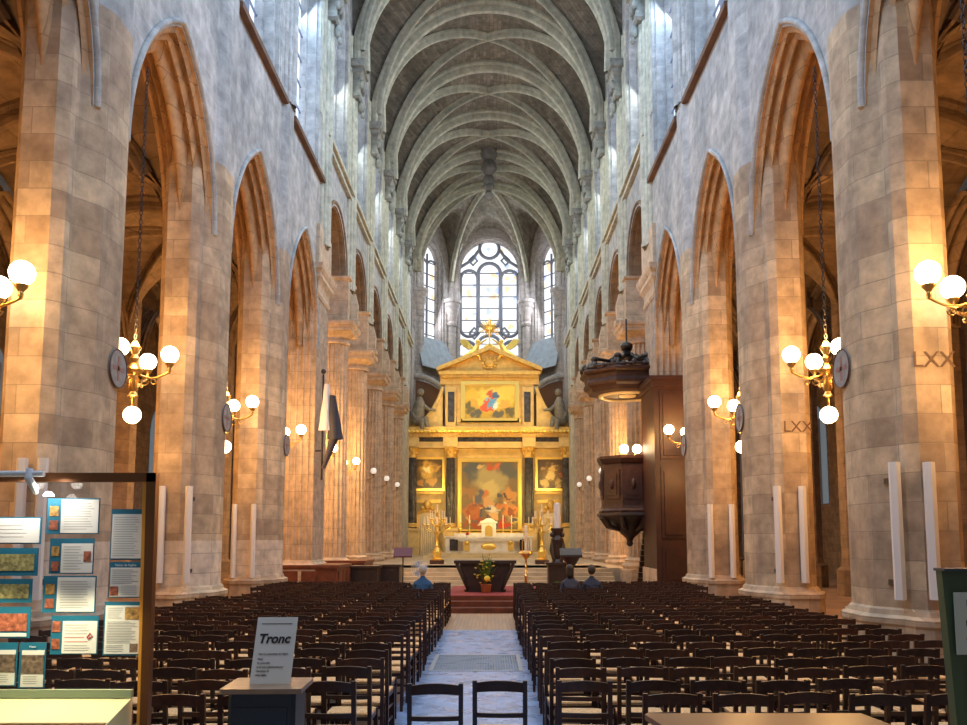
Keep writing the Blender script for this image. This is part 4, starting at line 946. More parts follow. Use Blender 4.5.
# ------------------------------------------------------------------ chandeliers
def make_chandelier(x, y, label, lit=True, chain=True, full=True, rz_=0, power=1.0, group='brass globe chandeliers under the arcade arches', top=11.15):
    c = empty('globe_chandelier', (x, y, 5.15), rz_, label=label, cat='chandelier', group=group)
    b = MB(); b.lathe([(.03, -.48), (.1, -.44), (.05, -.36), (.09, -.3), (.07, -.05), (.13, .0), (.17, .06), (.1, .14), (.05, .2), (.09, .28), (.05, .36), (.12, .5), (.03, .62)], (0, 0, 0), 14)
    b.tube([(0, 0, -.48), (0, 0, -.66)], .02, 6)
    b.build('stem', BRASS if lit else BRASSD, c, smooth=40)
    gs = GLOBE if lit else GLOBE_OFF
    for i in range(4):
        a_ = PI / 2 * i + .02; dx, dy = math.cos(a_), math.sin(a_); Rr = .67
        if x > 0: dx = -dx
        b = MB(); pts = []
        for t in range(9): q = t / 8; pts.append((dx * Rr * q, dy * Rr * q, .02 - .12 * math.sin(PI * q)))
        b.tube(pts, .022, 7)
        for sc, off in ((.09, .2), (.07, .38)):         # scrollwork
            b.tube([(dx * (off + sc * math.cos(2.2 * PI * t / 12) * (1 - t / 20)), dy * (off + sc * math.cos(2.2 * PI * t / 12) * (1 - t / 20)), -.16 - sc * math.sin(2.2 * PI * t / 12) * (1 - t / 20)) for t in range(13)], .012, 5)
        b.lathe([(.02, 0), (.04, .06), (.03, .1), (.085, .17), (.09, .2)], (dx * Rr, dy * Rr, .0), 10)
        ar_ = b.build('arm', BRASS if lit else BRASSD, c, smooth=45)
        MB().ball((dx * Rr, dy * Rr, .36), .165, 20, 14).build('globe', gs, ar_, smooth=80)
    MB().ball((0, 0, -.81), .165, 20, 14).build('globe', gs, c, smooth=80)
    if chain:
        b = MB(); z = .62; i = 0; zt_ = top - 5.15
        while z < zt_:
            a1, a2 = (1, 0) if i % 2 else (0, 1)
            b.tube([(a1 * .03 * math.cos(2 * PI * t / 8), a2 * .03 * math.cos(2 * PI * t / 8), z + .06 * math.sin(2 * PI * t / 8)) for t in range(9)], .009, 4, False); z += .095; i += 1
        b.build('chain', IRON, c)
    if lit:
        for dz, e in ((.36, 1.6), (-.81, .55)):
            light('lamp_light', 'POINT', (0, 0, dz + (.35 if dz > 0 else -.22)), LAMP_W * e * power, WARM, .22, parent=c)
    return c
for s, xx in ((-1, at(133, 400, 16.05).x), (1, at(828, 400, 16.05).x)):
    sd = 'left' if s < 0 else 'right'
    for k in range(0, 9):
        if s > 0 and k == 4: continue
        y_ = pc(k) + HB
        place_ = ['nearest arch', 'first full arch from the front', 'second full arch', 'third full arch', 'arch beside the %s' % ('flag' if s < 0 else 'pulpit'), 'first round arch past the %s' % ('flag' if s < 0 else 'pulpit'), 'second round arch past the %s' % ('flag' if s < 0 else 'pulpit'), 'far arch before the choir', 'last arch by the altarpiece'][k]
        lit = k < 6
        xk = xx if k else (-6.72 if s < 0 else 6.66)
        make_chandelier(xk, y_ if k else pc(0) + HB + .6, '%s brass chandelier with round white globes, %s side, %s' % ('lit' if lit else 'unlit', sd, place_), lit, k < 5,
                        rz_=0, power=(.6 if k == 0 else 1.0 if k < 4 else 2.2), top=11.3 if gothic(k) else 15)
    for k in range(1, 4):                               # painted consecration discs
        y_ = pc(k) + .28; x = s * (W - .157)
        d = MB()
        rows = [[(x, y_ + r * math.cos(2 * PI * i / 32), 4.72 + r * math.sin(2 * PI * i / 32)) for i in range(32)] for r in (.42, .37)]
        ds = empty('consecration_disc', (x, y_, 4.72), label='round painted consecration disc on the %s nave pier, %s' % (sd, ('nearest', 'second', 'third')[k - 1]), cat='medallion', group='round painted discs on the piers')
        RD = .32; q = MB(); q.add([(0, RD * math.cos(2 * PI * i / 32), RD * math.sin(2 * PI * i / 32)) for i in range(32)] + [(-s * .02, RD * math.cos(2 * PI * i / 32), RD * math.sin(2 * PI * i / 32)) for i in range(32)], [tuple(range(32)), tuple(range(32, 64))] + [(i, (i + 1) % 32, 32 + (i + 1) % 32, 32 + i) for i in range(32)]); q.build('disc', mat('grey_disc_paint', (.30, .29, .28), .7, noise=.2, nscale=10), ds)
        q = MB(); q.tube([(-s * .02, .31 * math.cos(2 * PI * i / 32), .31 * math.sin(2 * PI * i / 32)) for i in range(33)], .014, 6); q.build('rim', mat('dark_red_brown_ring', (.10, .05, .04), .6), ds)
        q = MB(); q.box(-.025, .025, -.035, .035, -.2, .2); q.box(-.025, .025, -.2, .2, -.035, .035); q.build('cross_mark', mat('faded_rose_paint', (.32, .17, .15), .7), ds)

# tall slim white wall bars in pairs on each gothic pier
for s in (-1, 1):
    for k, prs in ((1, ((898, 933) if s > 0 else (17, 38))), (2, ((779, 804) if s > 0 else (160, 187))), (3, ((711, 732.5) if s > 0 else (233.5, 252.5)))):
        for j, px in enumerate(prs):
            # where the sight line to that bar meets the pier: keep it just off the pier's front facets
            yf = pc(k) - (.95 if (j == 1) == (s > 0) else .62) - .12
            yf = pc(k) - (1.26 if (j == 1) == (s > 0) else (.93 if (k == 1 and s > 0) else 1.2))
            ztop = {1: 462, 2: 486, 3: 504}[k]; zbot = {1: 600, 2: 583, 3: 578}[k]
            if s < 0 and k == 1: ztop, zbot = 458, 600
            q0, q1 = at(px, ztop, yf), at(px, zbot, yf)
            x = at(px, 538, yf).x; hw = .062
            c = empty('wall_bar', (x, yf, q1.z), label='tall slim white bar fixed to the %s %s pier, %s of its pair' % (('nearest', 'second', 'third')[k - 1], 'left' if s < 0 else 'right', 'inner' if (j == 0) == (s > 0) else 'outer'), cat='wall bar', group='tall slim white bars on the piers')
            H = q0.z - q1.z
            hw = .07; m = MB(); m.prism([(-hw, .05), (-hw, -.0), (-hw * .1, -.07), (hw, -.03), (hw, .05)], 0, H); m.build('bar_body', WHITE, c)
            [MB().box(-.03, .03, .03, .30, zz, zz + .08).build('bracket', IRON, c) for zz in (.2, H - .3)]

# ------------------------------------------------------------------ pulpit
PX, PY = 5.40, 32.2
pu = empty('pulpit', (PX, PY, 0), label='dark carved oak pulpit with canopy fixed to the right fluted column', cat='pulpit')
def octo(r, a0=PI / 8, n=8, cx=0, cy=0): return [(cx + r * math.cos(a0 + 2 * PI * i / n), cy + r * math.sin(a0 + 2 * PI * i / n)) for i in range(n)]
m = MB(); m.stack(octo(1.2), [(2.95, .98), (3.02, 1.0), (3.1, .92), (3.2, .9), (4.75, .9), (4.8, .96), (4.95, 1.03), (5.05, 1.03), (5.05, .85), (3.3, .8)]); m.build('pulpit_body', PULP, pu)
m = MB()
for i in range(8):
    a_ = PI / 4 * i; u = Vector((math.cos(a_), math.sin(a_), 0)); v_ = Vector((-math.sin(a_), math.cos(a_), 0)); o_ = u * 1.01
    for z0, z1, h, d in ((3.45, 4.55, .32, .03), (3.6, 4.4, .2, .06)):
        P = [o_ + v_ * e * h + Vector((0, 0, z)) for e, z in ((-1, z0), (1, z0), (1, z1), (-1, z1))]; Q = [p_ + u * d for p_ in P]; m.add(P + Q, [(0, 1, 2, 3), (4, 5, 6, 7), (0, 1, 5, 4), (1, 2, 6, 5), (2, 3, 7, 6), (3, 0, 4, 7)])
    m.ball(tuple(o_ + Vector((0, 0, 4.0)) + u * .05), .1, 8, 6, 1, 1, 2)
m.build('carved_panel', PULP, pu)
m = MB(); m.stack(octo(1.25), [(2.95, 1.0), (2.85, 1.02), (2.75, .9), (2.6, .6), (2.4, .42), (2.2, .3), (2.0, .12), (1.85, .08)]); m.ball((0, 0, 1.82), .13, 10, 7)
for i in range(8): a_ = PI / 8 + PI / 4 * i; m.tube([(1.1 * math.cos(a_), 1.1 * math.sin(a_), 2.8), (.85 * math.cos(a_), .85 * math.sin(a_), 2.45), (.4 * math.cos(a_), .4 * math.sin(a_), 2.3)], [.09, .1, .05], 7)
m.build('console', PULP2, pu, smooth=35)
m = MB(); m.stack(octo(1.75, cy=.0), [(7.45, .72), (7.5, .86), (7.7, .9), (7.8, .98), (7.95, 1.0), (8.1, .96), (8.3, .98), (8.4, 1.06), (8.5, 1.08), (8.6, 1.04), (8.65, .8)]); cn = m.build('canopy', PULP, pu); cn.scale = (1, 1, .76); cn.location.z = 7.4 * .24
m = MB(); m.tube([(1.02 * math.cos(2 * PI * i / 32), 1.02 * math.sin(2 * PI * i / 32), 7.42) for i in range(33)], .09, 8); m.lathe([(.02, 7.36), (.3, 7.38), (.34, 7.46)], (0, 0, 0), 20); m.build('soundboard_ring', mat('pale_gilt_soffit', (.95, .78, .48), .4), cn, smooth=40)
m = MB(); rr = random.Random(5)
for i in range(28): a_ = 2 * PI * i / 28; r_ = 1.72; m.ball((r_ * math.cos(a_), r_ * math.sin(a_), 8.68 + .06 * (i % 2)), .1, 8, 6, 1, 1, 1.3 + .5 * (i % 2))
m.tube([(1.72 * math.cos(2 * PI * i / 32), 1.72 * math.sin(2 * PI * i / 32), 8.68) for i in range(33)], .07, 6); m.build('crest_carving', PULP2, cn, smooth=50)
m = MB()
for i in range(8):
    a_ = PI / 8 + PI / 4 * i; m.tube([(1.6 * math.cos(a_), 1.6 * math.sin(a_), 8.7), (1.35 * math.cos(a_), 1.35 * math.sin(a_), 9.2), (.8 * math.cos(a_), .8 * math.sin(a_), 9.15), (.35 * math.cos(a_), .35 * math.sin(a_), 9.5)], [.12, .11, .09, .08], 8)
    m.ball((1.42 * math.cos(a_), 1.42 * math.sin(a_), 9.15), .15, 8, 6)
m.lathe([(.35, 9.35), (.42, 9.5), (.2, 9.6), (.15, 9.75), (.22, 9.8)], (0, 0, 0), 12); m.ball((0, 0, 9.98), .24, 14, 10); m.tube([(0, 0, 10.1), (0, 0, 11.4)], .035, 6)
m.build('crown', BRONZE, cn, smooth=50)
m = MB(); m.box(.36, 2.35, -3.35, -.95, 0, 7.2); m.box(.28, 2.4, -3.43, -.9, 7.2, 7.42); m.box(.2, 2.45, -3.5, -.86, 7.42, 7.56)   # tall panelling round the square pier by the stair
PULP3 = mat('dark_red_oak', (.04, .012, .007), .5, noise=.3, nscale=3); pn = m.build('back_panelling', PULP3, pu)
m = MB()
for z0, z1 in ((.5, 1.7), (2.0, 4.4), (4.7, 7.05)): m.box(.55, 1.35, -3.39, -3.35, z0, z1); m.box(.65, 1.25, -3.43, -3.39, z0 + .12, z1 - .12)
m.build('raised_panel', PULP3, pn)
m = MB()
for i in range(14): m.box(.55, 1.2, -.5 + i * .16, -.35 + i * .16 + .02, 0 if i < 1 else 3.1 - i * .22, 3.3 - i * .22)
m.build('stair', PULP2, pu)
lt = empty('pulpit_lamp', (PX - .08, PY - 1.0, 4.82), label='pair of lit round globes on the edge of the pulpit', cat='lamp')
MB().tube([(-.22, 0, .3), (0, 0, .12), (.22, 0, .3)], .02, 6).lathe([(.08, 0), (.08, .02), (.02, .05), (.02, .14)], (0, 0, 0), 10).build('bracket', BRASS, lt, smooth=40)
for dx in (-.24, .24): MB().ball((dx, 0, .46), .17, 18, 12).build('globe', GLOBE, lt, smooth=80)
light('lamp_light', 'POINT', (-.35, -.5, .75), LAMP_W * .7, WARM, .2, parent=lt)

# flag on the left
p = at(327, 420, 29.0); c = empty('furled_flag', (p.x, 29.0, 0), label='furled dark and white flag on a pole by the left fluted column', cat='flag')
q0, q1 = at(324, 375, 29.0), at(321.5, 480, 29.0)
MB().tube([(q1.x - p.x, 0, q1.z), (q0.x - p.x, -.1, q0.z)], .035, 8).ball((q0.x - p.x, -.1, q0.z + .1), .09, 8, 6).build('pole', IRON, c, smooth=40)
def fold(cols, z0, z1, w0, w1, x0, x1, mt, nm):
    f = MB(); rows = []
    for j in range(13):
        t = j / 12; wdt = w0 + (w1 - w0) * t; rows.append([(x0 + (x1 - x0) * t + wdt * .5 * math.cos(a) * (1 + .25 * math.sin(5 * a + 3 * t)), -.2 + wdt * .35 * math.sin(a), z0 + (z1 - z0) * t) for a in [2 * PI * i / 24 for i in range(24)]])
    f.strip(rows, True); f.build(nm, mt, c, smooth=60)
za, zb_ = at(320, 385, 29.0).z, at(322, 440, 29.0).z
fold(0, za, zb_ + .3, .14, .42, .0, .0, mat('white_silk', (.70, .68, .66), .6), 'white_cloth')
fold(0, za - .4, zb_, .18, .46, .2, .34, mat('black_silk', (.03, .03, .045), .6), 'dark_cloth')
fold(0, zb_ + .1, zb_ - 1.0, .3, .12, .3, -.05, mat('dark_silk_tail', (.05, .045, .06), .6), 'cloth_tail')
MB().tube([(q1.x - p.x, 0, q1.z + 1), (-.38, .0, q1.z + 1)], .03, 6).build('wall_bracket', IRON, c)

# wainscot boxes around the left columns and stone base on right
for i, (xa, xb, ya, yb) in enumerate(((-7.6, -5.0, 28.9, 31.4), (-7.5, -4.95, 34.6, 37.2))):
    c = MB(); c.box(xa, xb, ya, yb, 0, 1.0).box(xa - .05, xb + .06, ya - .06, yb + .05, 1.0, 1.1)
    o = c.build('trim_%d' % (50 + i), WPANEL, label=('nearer' if i == 0 else 'farther') + ' red brown wooden panelling around a left pillar base', kind='structure')
    c = MB()
    for j in range(4): c.box(xa + .15 + j * .62, xa + .65 + j * .62, ya - .04, ya, .15, .9)
    for j in range(3): c.box(xb, xb + .04, ya + .15 + j * .8, ya + .8 + j * .8, .15, .9)
    c.build('raised_panel', WPANEL, o)
for i, (px, Y) in enumerate(((366, 32.2), (388, 33.6))):
    x = at(px, 560, Y).x; c = empty('choir_stall', (x, Y, 0), label='dark wooden stall at the foot of the %s left column past the flag' % ('first', 'second')[i], cat='stall', group='dark stalls at the column feet')
    MB().box(-.5, .5, -.5, .5, 0, .9).box(-.56, .56, -.56, .56, .9, .98).build('desk', PULP2, c); MB().box(-.42, .42, -.54, -.5, .12, .8).build('panel', PULP2, c)

# small iron lantern sconces seen on far right pillars are covered by the chandeliers
# inscription on the right pier
def wall_text(body, px, py, Y, size, par_label):
    q = at(px, py, Y)
    M = Matrix.Translation(q) @ Matrix.Rotation(PI / 2, 4, 'X')
    o = text('inscription', body, size, mat('dark_cut_letter', (.16, .09, .05), .8), None, M, ext=.004)
    tag(o, 'dark roman numeral %s cut in the %s right pier' % (body, 'nearest' if Y < 14 else 'second'), 'inscription'); return o
# faces of the piers towards the camera lie on slanted facets; letters are set just proud of them
o = wall_text('LXX', 934, 360, pc(1) - 1.15, .33, '')
o = wall_text('LXX', 798, 427, pc(2) - 1.15, .33, '')

# ------------------------------------------------------------------ chairs
def chair_parts(wood):
    """boxes (name, list of MB) of one rush seated church chair, facing +y, origin on the floor"""
    P = []
    def leg(x, y, h, lean, r=.018):
        m = MB(); n0 = [(x - r, y - r), (x + r, y - r), (x + r, y + r), (x - r, y + r)]
        m.add([(a, b, 0) for a, b in n0] + [(a, b, .44) for a, b in n0] + [(a, b + lean, h) for a, b in n0], [(3, 2, 1, 0)] + [(j * 4 + i, j * 4 + (i + 1) % 4, j * 4 + 4 + (i + 1) % 4, j * 4 + 4 + i) for j in (0, 1) for i in range(4)] + [(8, 9, 10, 11)]); return m
    for x in (-.198, .198): P.append(('leg', leg(x, -.18, .885, -.05), wood)); P.append(('leg', leg(x, .17, .46, 0), wood))
    def rail(z0, z1, bow, yb, th=.012):
        m = MB(); rows = []
        for i in range(9):
            t = i / 8; x = -.185 + .37 * t; b = 4 * t * (1 - t); y = yb + -.02 * b; dz = bow * b
            rows.append([(x, y - th, z0 + dz * .6), (x, y + th, z0 + dz * .6), (x, y + th, z1 + dz), (x, y - th, z1 + dz)])
        m.strip(rows, True); return m
    P.append(('top_rail', rail(.795, .868, .02, -.228), wood)); P.append(('back_slat', rail(.60, .635, .0, -.208), wood))
    m = MB(); m.box(-.203, .203, -.165, .185, .435, .462, b=.03); m.box(-.17, .17, -.14, .16, .462, .468, b=.03); P.append(('seat', m, RUSH))
    m = MB(); m.box(-.18, .18, -.19, -.17, .41, .44).box(-.18, .18, .16, .18, .40, .44).box(-.205, -.185, -.17, .17, .40, .44).box(.185, .205, -.17, .17, .40, .44); P.append(('seat_frame', m, wood))
    m = MB(); m.box(-.18, .18, -.19, -.17, .2, .225).box(-.18, .18, .16, .18, .24, .265).box(-.204, -.186, -.17, .17, .15, .172).box(.186, .204, -.17, .17, .15, .172).box(-.204, -.186, -.17, .17, .28, .3).box(.186, .204, -.17, .17, .28, .3); P.append(('stretcher', m, wood))
    return P
def full_chair(wood):
    c = empty('church_chair')
    c['category'] = 'chair'
    for nm, m, mt in chair_parts(wood): m.build(nm, mt, c)
    return c
def mono_chair(wood):
    M_ = MB(); mats = []; me_f = []
    for nm, m, mt in chair_parts(wood):
        k = len(M_.f); M_.add(m.v, m.f); me_f += [0 if mt is wood else 1] * (len(M_.f) - k)
    me = bpy.data.meshes.new('church_chair'); me.from_pydata(M_.v, [], M_.f); me.materials.append(wood); me.materials.append(RUSH)
    for i, p_ in enumerate(me.polygons): p_.material_index = me_f[i]
    return me, M_, me_f
CHX = 0.51
rc = random.Random(11)
slots = []
def add_block(side):
    edge = -.86 if side < 0 else .76
    for i in range(27):
        Y = 6.52 + .62 * i
        for j in range(10):
            if i == 0 and (j < 1): continue
            x = edge + side * (.21 + CHX * j) + rc.uniform(-.035, .035)
            if abs(x) > 5.45: continue
            if side < 0 and abs(x + 1.2) < .5 and Y < 6.0: continue
            if Y > 22.2 and abs(x) < 2.2: continue
            if 17.3 < Y < 20 and abs(x) > 5.0: continue
            slots.append([side, i, j, x, Y + rc.uniform(-.085, .085) + .02 * j * (1 if side > 0 else -1) * .5, rc.uniform(-.10, .10)])
add_block(-1); add_block(1)
slots.sort(key=lambda q: q[4])
# people's places
people_spots = []
for px, side in ((424, -1), (569, 1), (590, 1)):
    Yp = 19.6; x = CAMX + (px - CX) / F * Yp * 1.01; people_spots.append((x, Yp, side))
NIND = 298
near, far = slots[:NIND], slots[NIND:]
protoA, protoB = full_chair(CHAIRW), full_chair(CHAIRW2)
monoA, MA, fA = mono_chair(CHAIRW); monoB, _, _ = mono_chair(CHAIRW2)
usedA = usedB = False
rows_words = ['front', 'second', 'third', 'fourth', 'fifth', 'sixth', 'seventh', 'eighth', 'ninth', 'tenth', 'eleventh', 'twelfth']
pos_words = ['on the aisle', 'second from the aisle', 'third from the aisle', 'fourth from the aisle', 'fifth from the aisle', 'sixth from the aisle', 'seventh from the aisle', 'eighth from the aisle', 'ninth from the aisle', 'last by the piers']
def chair_at(x, y, rz_, wood2, full, label, group):
    global usedA, usedB
    if full:
        pr = protoB if wood2 else protoA
        if wood2 and not usedB: c = pr; usedB = True
        elif not wood2 and not usedA: c = pr; usedA = True
        else: c = dup(pr)
    else:
        c = bpy.data.objects.new('church_chair', monoB if wood2 else monoA); C.objects.link(c); c['category'] = 'chair'
    c.location = (x, y, 0); c.rotation_euler.z = rz_; c['label'] = label; c['group'] = group
    return c
for n_, (side, i, j, x, Y, r_) in enumerate(near):
    blk = 'left' if side < 0 else 'right'
    if i < 12: lb = 'rush-seated church chair, %s block, %s row from the camera, %s' % (blk, rows_words[i], pos_words[j])
    elif j == 0: lb = 'dark church chair at the aisle end of a row, middle of the %s block' % blk
    else: lb = 'dark church chair within the packed middle rows of the %s block' % blk
    chair_at(x, Y, r_, rc.random() < .4, i < 6, lb, 'dark rush-seated church chairs in the %s block' % blk)
chair_at(CAMX + (437.5 - CX) / F * 6.95, 6.95, .03, False, True, 'church chair standing in the central aisle, left one of the pair', 'pair of chairs in the aisle')
chair_at(CAMX + (500.5 - CX) / F * 6.9, 7.08, -.03, False, True, 'church chair standing in the central aisle, right one of the pair', 'pair of chairs in the aisle')
M2 = MB(); idx = []
for side, i, j, x, Y, r_ in far:
    c_, s_ = math.cos(r_), math.sin(r_); M2.add([(x + vx * c_ - vy * s_, Y + vx * s_ + vy * c_, vz) for vx, vy, vz in MA.v], MA.f); idx += fA
me = bpy.data.meshes.new('far_chairs'); me.from_pydata(M2.v, [], M2.f); me.materials.append(CHAIRW); me.materials.append(RUSH)
for i, p_ in enumerate(me.polygons): p_.material_index = idx[i]
o = bpy.data.objects.new('far_church_chairs', me); C.objects.link(o); tag(o, 'mass of dark church chairs in the far rows before the altar', 'chairs', kind='stuff')

# ------------------------------------------------------------------ people seated far down the nave
def person(x, y, shirt, hair, label, hairc, lean=0.0, turn=0.0, long_hair=False):
    c = empty('person', (x, y, -.04), turn, label=label, cat='person'); c.scale = (.92, .92, .92)
    me = bpy.data.meshes.new('body')
    V = [(0, .0, .52), (0, -.02, .75), (0, -.0 + lean * .1, 1.0), (0, .0 + lean * .2, 1.14), (0, .02 + lean * .25, 1.24), (0, .03 + lean * .28, 1.33),
         (-.09, .02, .52), (-.12, .40, .52), (-.12, .42, .12), (-.12, .5, .05), (.09, .02, .52), (.12, .40, .52), (.12, .42, .12), (.12, .5, .05),
         (-.17, 0 + lean * .2, 1.1), (-.24, .05, .85), (-.14, .25, .66), (.17, 0 + lean * .2, 1.1), (.24, .05, .85), (.14, .25, .66)]
    Ed = [(0, 1), (1, 2), (2, 3), (3, 4), (4, 5), (0, 6), (6, 7), (7, 8), (8, 9), (0, 10), (10, 11), (11, 12), (12, 13), (3, 14), (14, 15), (15, 16), (3, 17), (17, 18), (18, 19)]
    rad = [.15, .145, .16, .11, .052, .055, .1, .075, .05, .045, .1, .075, .05, .045, .075, .05, .035, .075, .05, .035]
    me.from_pydata(V, Ed, []); o = bpy.data.objects.new('body', me); C.objects.link(o); o.parent = c
    sk = o.modifiers.new('skin', 'SKIN'); 
    for i, sv in enumerate(me.skin_vertices[0].data if me.skin_vertices else []): pass
    import bmesh
    bm = bmesh.new(); bm.from_mesh(me); lay = bm.verts.layers.skin.verify(); bm.verts.ensure_lookup_table()
    for i, v_ in enumerate(bm.verts): v_[lay].radius = (rad[i] * (1.25 if i in (1, 2) else 1), rad[i] * (.8 if i in (1, 2, 0) else 1)); v_[lay].use_root = (i == 0)
    bm.to_mesh(me); bm.free()
    sb = o.modifiers.new('sub', 'SUBSURF'); sb.levels = sb.render_levels = 1; me.materials.append(shirt)
    h = MB(); hx, hy, hz = 0, .04 + lean * .3, 1.42; h.ball((hx, hy, hz), .1, 16, 12, .82, 1, 1.22); h.ball((hx, hy + .1, hz - .01), .018, 8, 6); h.ball((-.083, hy, hz), .022, 8, 6, .4, 1, 1.4); h.ball((.083, hy, hz), .022, 8, 6, .4, 1, 1.4); h.tube([(0, hy - .02, 1.26), (0, hy, 1.36)], .05, 10)
    h.build('head', SKIN, c, smooth=80)
    h = MB(); h.ball((hx, hy - .02, hz + .025), .112, 16, 12, .88, 1, 1.15)
    if long_hair: h.tube([(0, hy - .06, hz), (0, hy - .08, hz - .12), (0, hy - .09, hz - .22)], [.09, .09, .05], 12)
    h.build('hair', hairc, c, smooth=80)
px_, Yp, _ = people_spots[0]; person(px_, Yp, mat('blue_jacket', (.02, .08, .19), .8), 0, 'seated person with grey hair and a blue jacket, left block', mat('grey_hair', (.45, .40, .35), .8), .1)
px_, Yp, _ = people_spots[1]; person(px_, Yp, mat('black_coat', (.03, .03, .045), .8), 0, 'seated person with dark hair leaning forward, right block near the candle', mat('black_hair', (.02, .015, .012), .6), .6, long_hair=True)
px_, Yp, _ = people_spots[2]; person(px_, Yp, mat('navy_coat', (.025, .03, .055), .8), 0, 'seated person in a dark navy coat, rightmost of the people', mat('dark_hair', (.035, .022, .015), .6), .1)

# ------------------------------------------------------------------ foreground
# collection box
p = at(268, 680, 4.55)
c = empty('collection_box', (p.x, 4.55, 0), .03, label='dark blue grey collection box pedestal with a light wooden top', cat='collection box')
MB().box(-.17, .17, -.14, .16, 0, 1.22, b=.02).box(-.19, .19, -.16, .18, 0, .06).build('pedestal', NAVY, c)
MB().box(-.205, .205, -.17, .19, 1.22, 1.245, b=.01).build('top', PALEW, c)
MB().box(-.13, .13, -.145, -.14, .75, 1.15).build('door', NAVY, c)
t = empty('tronc_sign', (p.x + .02, 4.53, 1.246), .05, label='white card sign reading Tronc standing on the collection box', cat='sign')
b = MB(); x0, x1, H = -.11, .1, .335
b.add([(x0, .0, 0), (x1, 0, 0), (x1 + .02, .07, H), (x0 + .02, .07, H), (x0, .006, 0), (x1, .006, 0), (x1 + .02, .076, H), (x0 + .02, .076, H)], [(0, 1, 2, 3), (4, 7, 6, 5), (0, 4, 5, 1), (1, 5, 6, 2), (2, 6, 7, 3), (3, 7, 4, 0)])
b.build('card', mat('grey_white_card', (.78, .71, .62), .5), t)
tilt = math.atan2(.07, H)
def onc(x, z, extra=.002): return Matrix.Translation((x + .02 * z / H, .07 * z / H - extra, z)) @ Matrix.Rotation(PI / 2 - tilt, 4, 'X')
text('lettering', 'Tronc', .066, INKD, t, onc(-.012, .225), shear=.25, off=.0022)
text('lettering', 'Pour la restauration de l\'église', .0125, INKD, t, onc(-.005, .15))
for i, (z, wd) in enumerate(((.125, .06), (.105, .10), (.085, .17), (.065, .14), (.045, .16))):
    text('lettering', ('Merci', 'de votre aide', 'et de votre générosité pour', 'l\'entretien de', 'cette église')[i], .0125, INKD, t, onc(-.085, z), ax='LEFT')
b = MB(); b.add([tuple(onc(x, z, .0015) @ Vector((0, 0, 0))) for x, z in ((-.085, .30), (.075, .30), (.075, .304), (-.085, .304))], [(0, 1, 2, 3)]); b.build('printed_line', INKD, t)

# notice board
YB = 4.6; D1 = YB
def bx(px): return at(px, 560, YB).x
def bz(py): return at(80, py, YB).z
nb = empty('notice_board', (bx(70), YB, 0), label='glass notice display with a bronze brown frame and a lit pale green base', cat='display stand')
ox = bx(70)
b = MB(); xl, xr_ = bx(-150) - ox, bx(157) - ox
def slanted(mb, t0, t1, b0, b1, ya, yb_, py0, py1):
    P = [at(b0, py1, YB).x - ox, at(b1, py1, YB).x - ox, at(t1, py0, YB).x - ox, at(t0, py0, YB).x - ox]; z0, z1 = at(150, py1, YB).z, at(150, py0, YB).z
    mb.add([(P[0], y, z0) for y in (ya,)] + [(P[1], ya, z0), (P[2], ya, z1), (P[3], ya, z1), (P[0], yb_, z0), (P[1], yb_, z0), (P[2], yb_, z1), (P[3], yb_, z1)], [(0, 1, 2, 3), (4, 7, 6, 5), (0, 4, 5, 1), (1, 5, 6, 2), (2, 6, 7, 3), (3, 7, 4, 0)])
slanted(b, 148, 157.5, 140, 147.5, -.02, .03, 473, 760); b.box(at(138, 800, YB).x - ox, at(147.5, 800, YB).x - ox, -.02, .03, 0, at(150, 755, YB).z); b.box(xl, at(157.5, 473, YB).x - ox, -.02, .03, bz(482), bz(473))
b.box(xl, xl + .1, -.03, .09, 0, bz(473)); b.build('frame', FRAMEW, nb)
b = MB(); slanted(b, 143.5, 148, 137, 141, -.01, .03, 482, 740); b.build('frame_edge', mat('gold_painted_edge', (.85, .36, .04), .4, .1), nb, label='shiny gold inner edge')
MB().box(xl + .1, bx(138) - ox, .03, .036, bz(690), bz(482)).build('glass', CLEAR, nb)
b = MB(); b.box(xl + .1, bx(136) - ox, -.30, .05, .0, bz(712)); b.build('base_cabinet', FRAMEW, nb)
b = MB(); b.add([(xl + .1, -.34, bz(716)), (bx(137) - ox, -.34, bz(716)), (bx(137) - ox, .02, bz(698)), (xl + .1, .02, bz(698)), (xl + .1, -.34, bz(735)), (bx(137) - ox, -.34, bz(735)), (bx(137) - ox, .02, bz(735)), (xl + .1, .02, bz(735))], [(0, 1, 2, 3), (4, 7, 6, 5), (0, 4, 5, 1), (1, 5, 6, 2), (2, 6, 7, 3), (3, 7, 4, 0)]); b.build('desk', mat('pale_green_desk', (.80, .72, .36), .4), nb)
b = MB(); b.box(xl + .1, bx(137) - ox, .0, .03, bz(698), bz(690)); b.build('desk_rail', mat('sage_green_rail', (.28, .33, .20), .4), nb)
# reading lamp on the board
lp = empty('display_lamp', (ox, YB, 0), label='white tube lamp clipped over the glass notice display', cat='lamp')
b = MB(); b.tube([(bx(-60) - ox, -.12, bz(475.5)), (bx(51) - ox, -.12, bz(475.5))], .016, 12); b.build('tube', WHITE, lp, smooth=40)
b = MB(); b.tube([(bx(37) - ox, -.12, bz(471)), (bx(38) - ox, -.14, bz(480)), (bx(43) - ox, -.12, bz(490)), (bx(42) - ox, -.1, bz(494))], [.016, .022, .018, .012], 12); b.build('clamp', WHITE, lp, smooth=40)
b = MB(); b.lathe([(.012, .012), (.025, .0), (.028, -.01)], (bx(54) - ox, -.09, bz(495)), 14); b.build('lamp_head', mat('lit_lamp_head', (1, 1, 1), .4, emit=(1, .97, .9), estr=6), lp, smooth=40)
ll = light('lamp_light', 'SPOT', (bx(55) - ox, -.13, bz(482)), 4, (1, .95, .85), .03, parent=lp, spot=math.radians(150)); ll.rotation_euler = (math.radians(18), 0, 0)
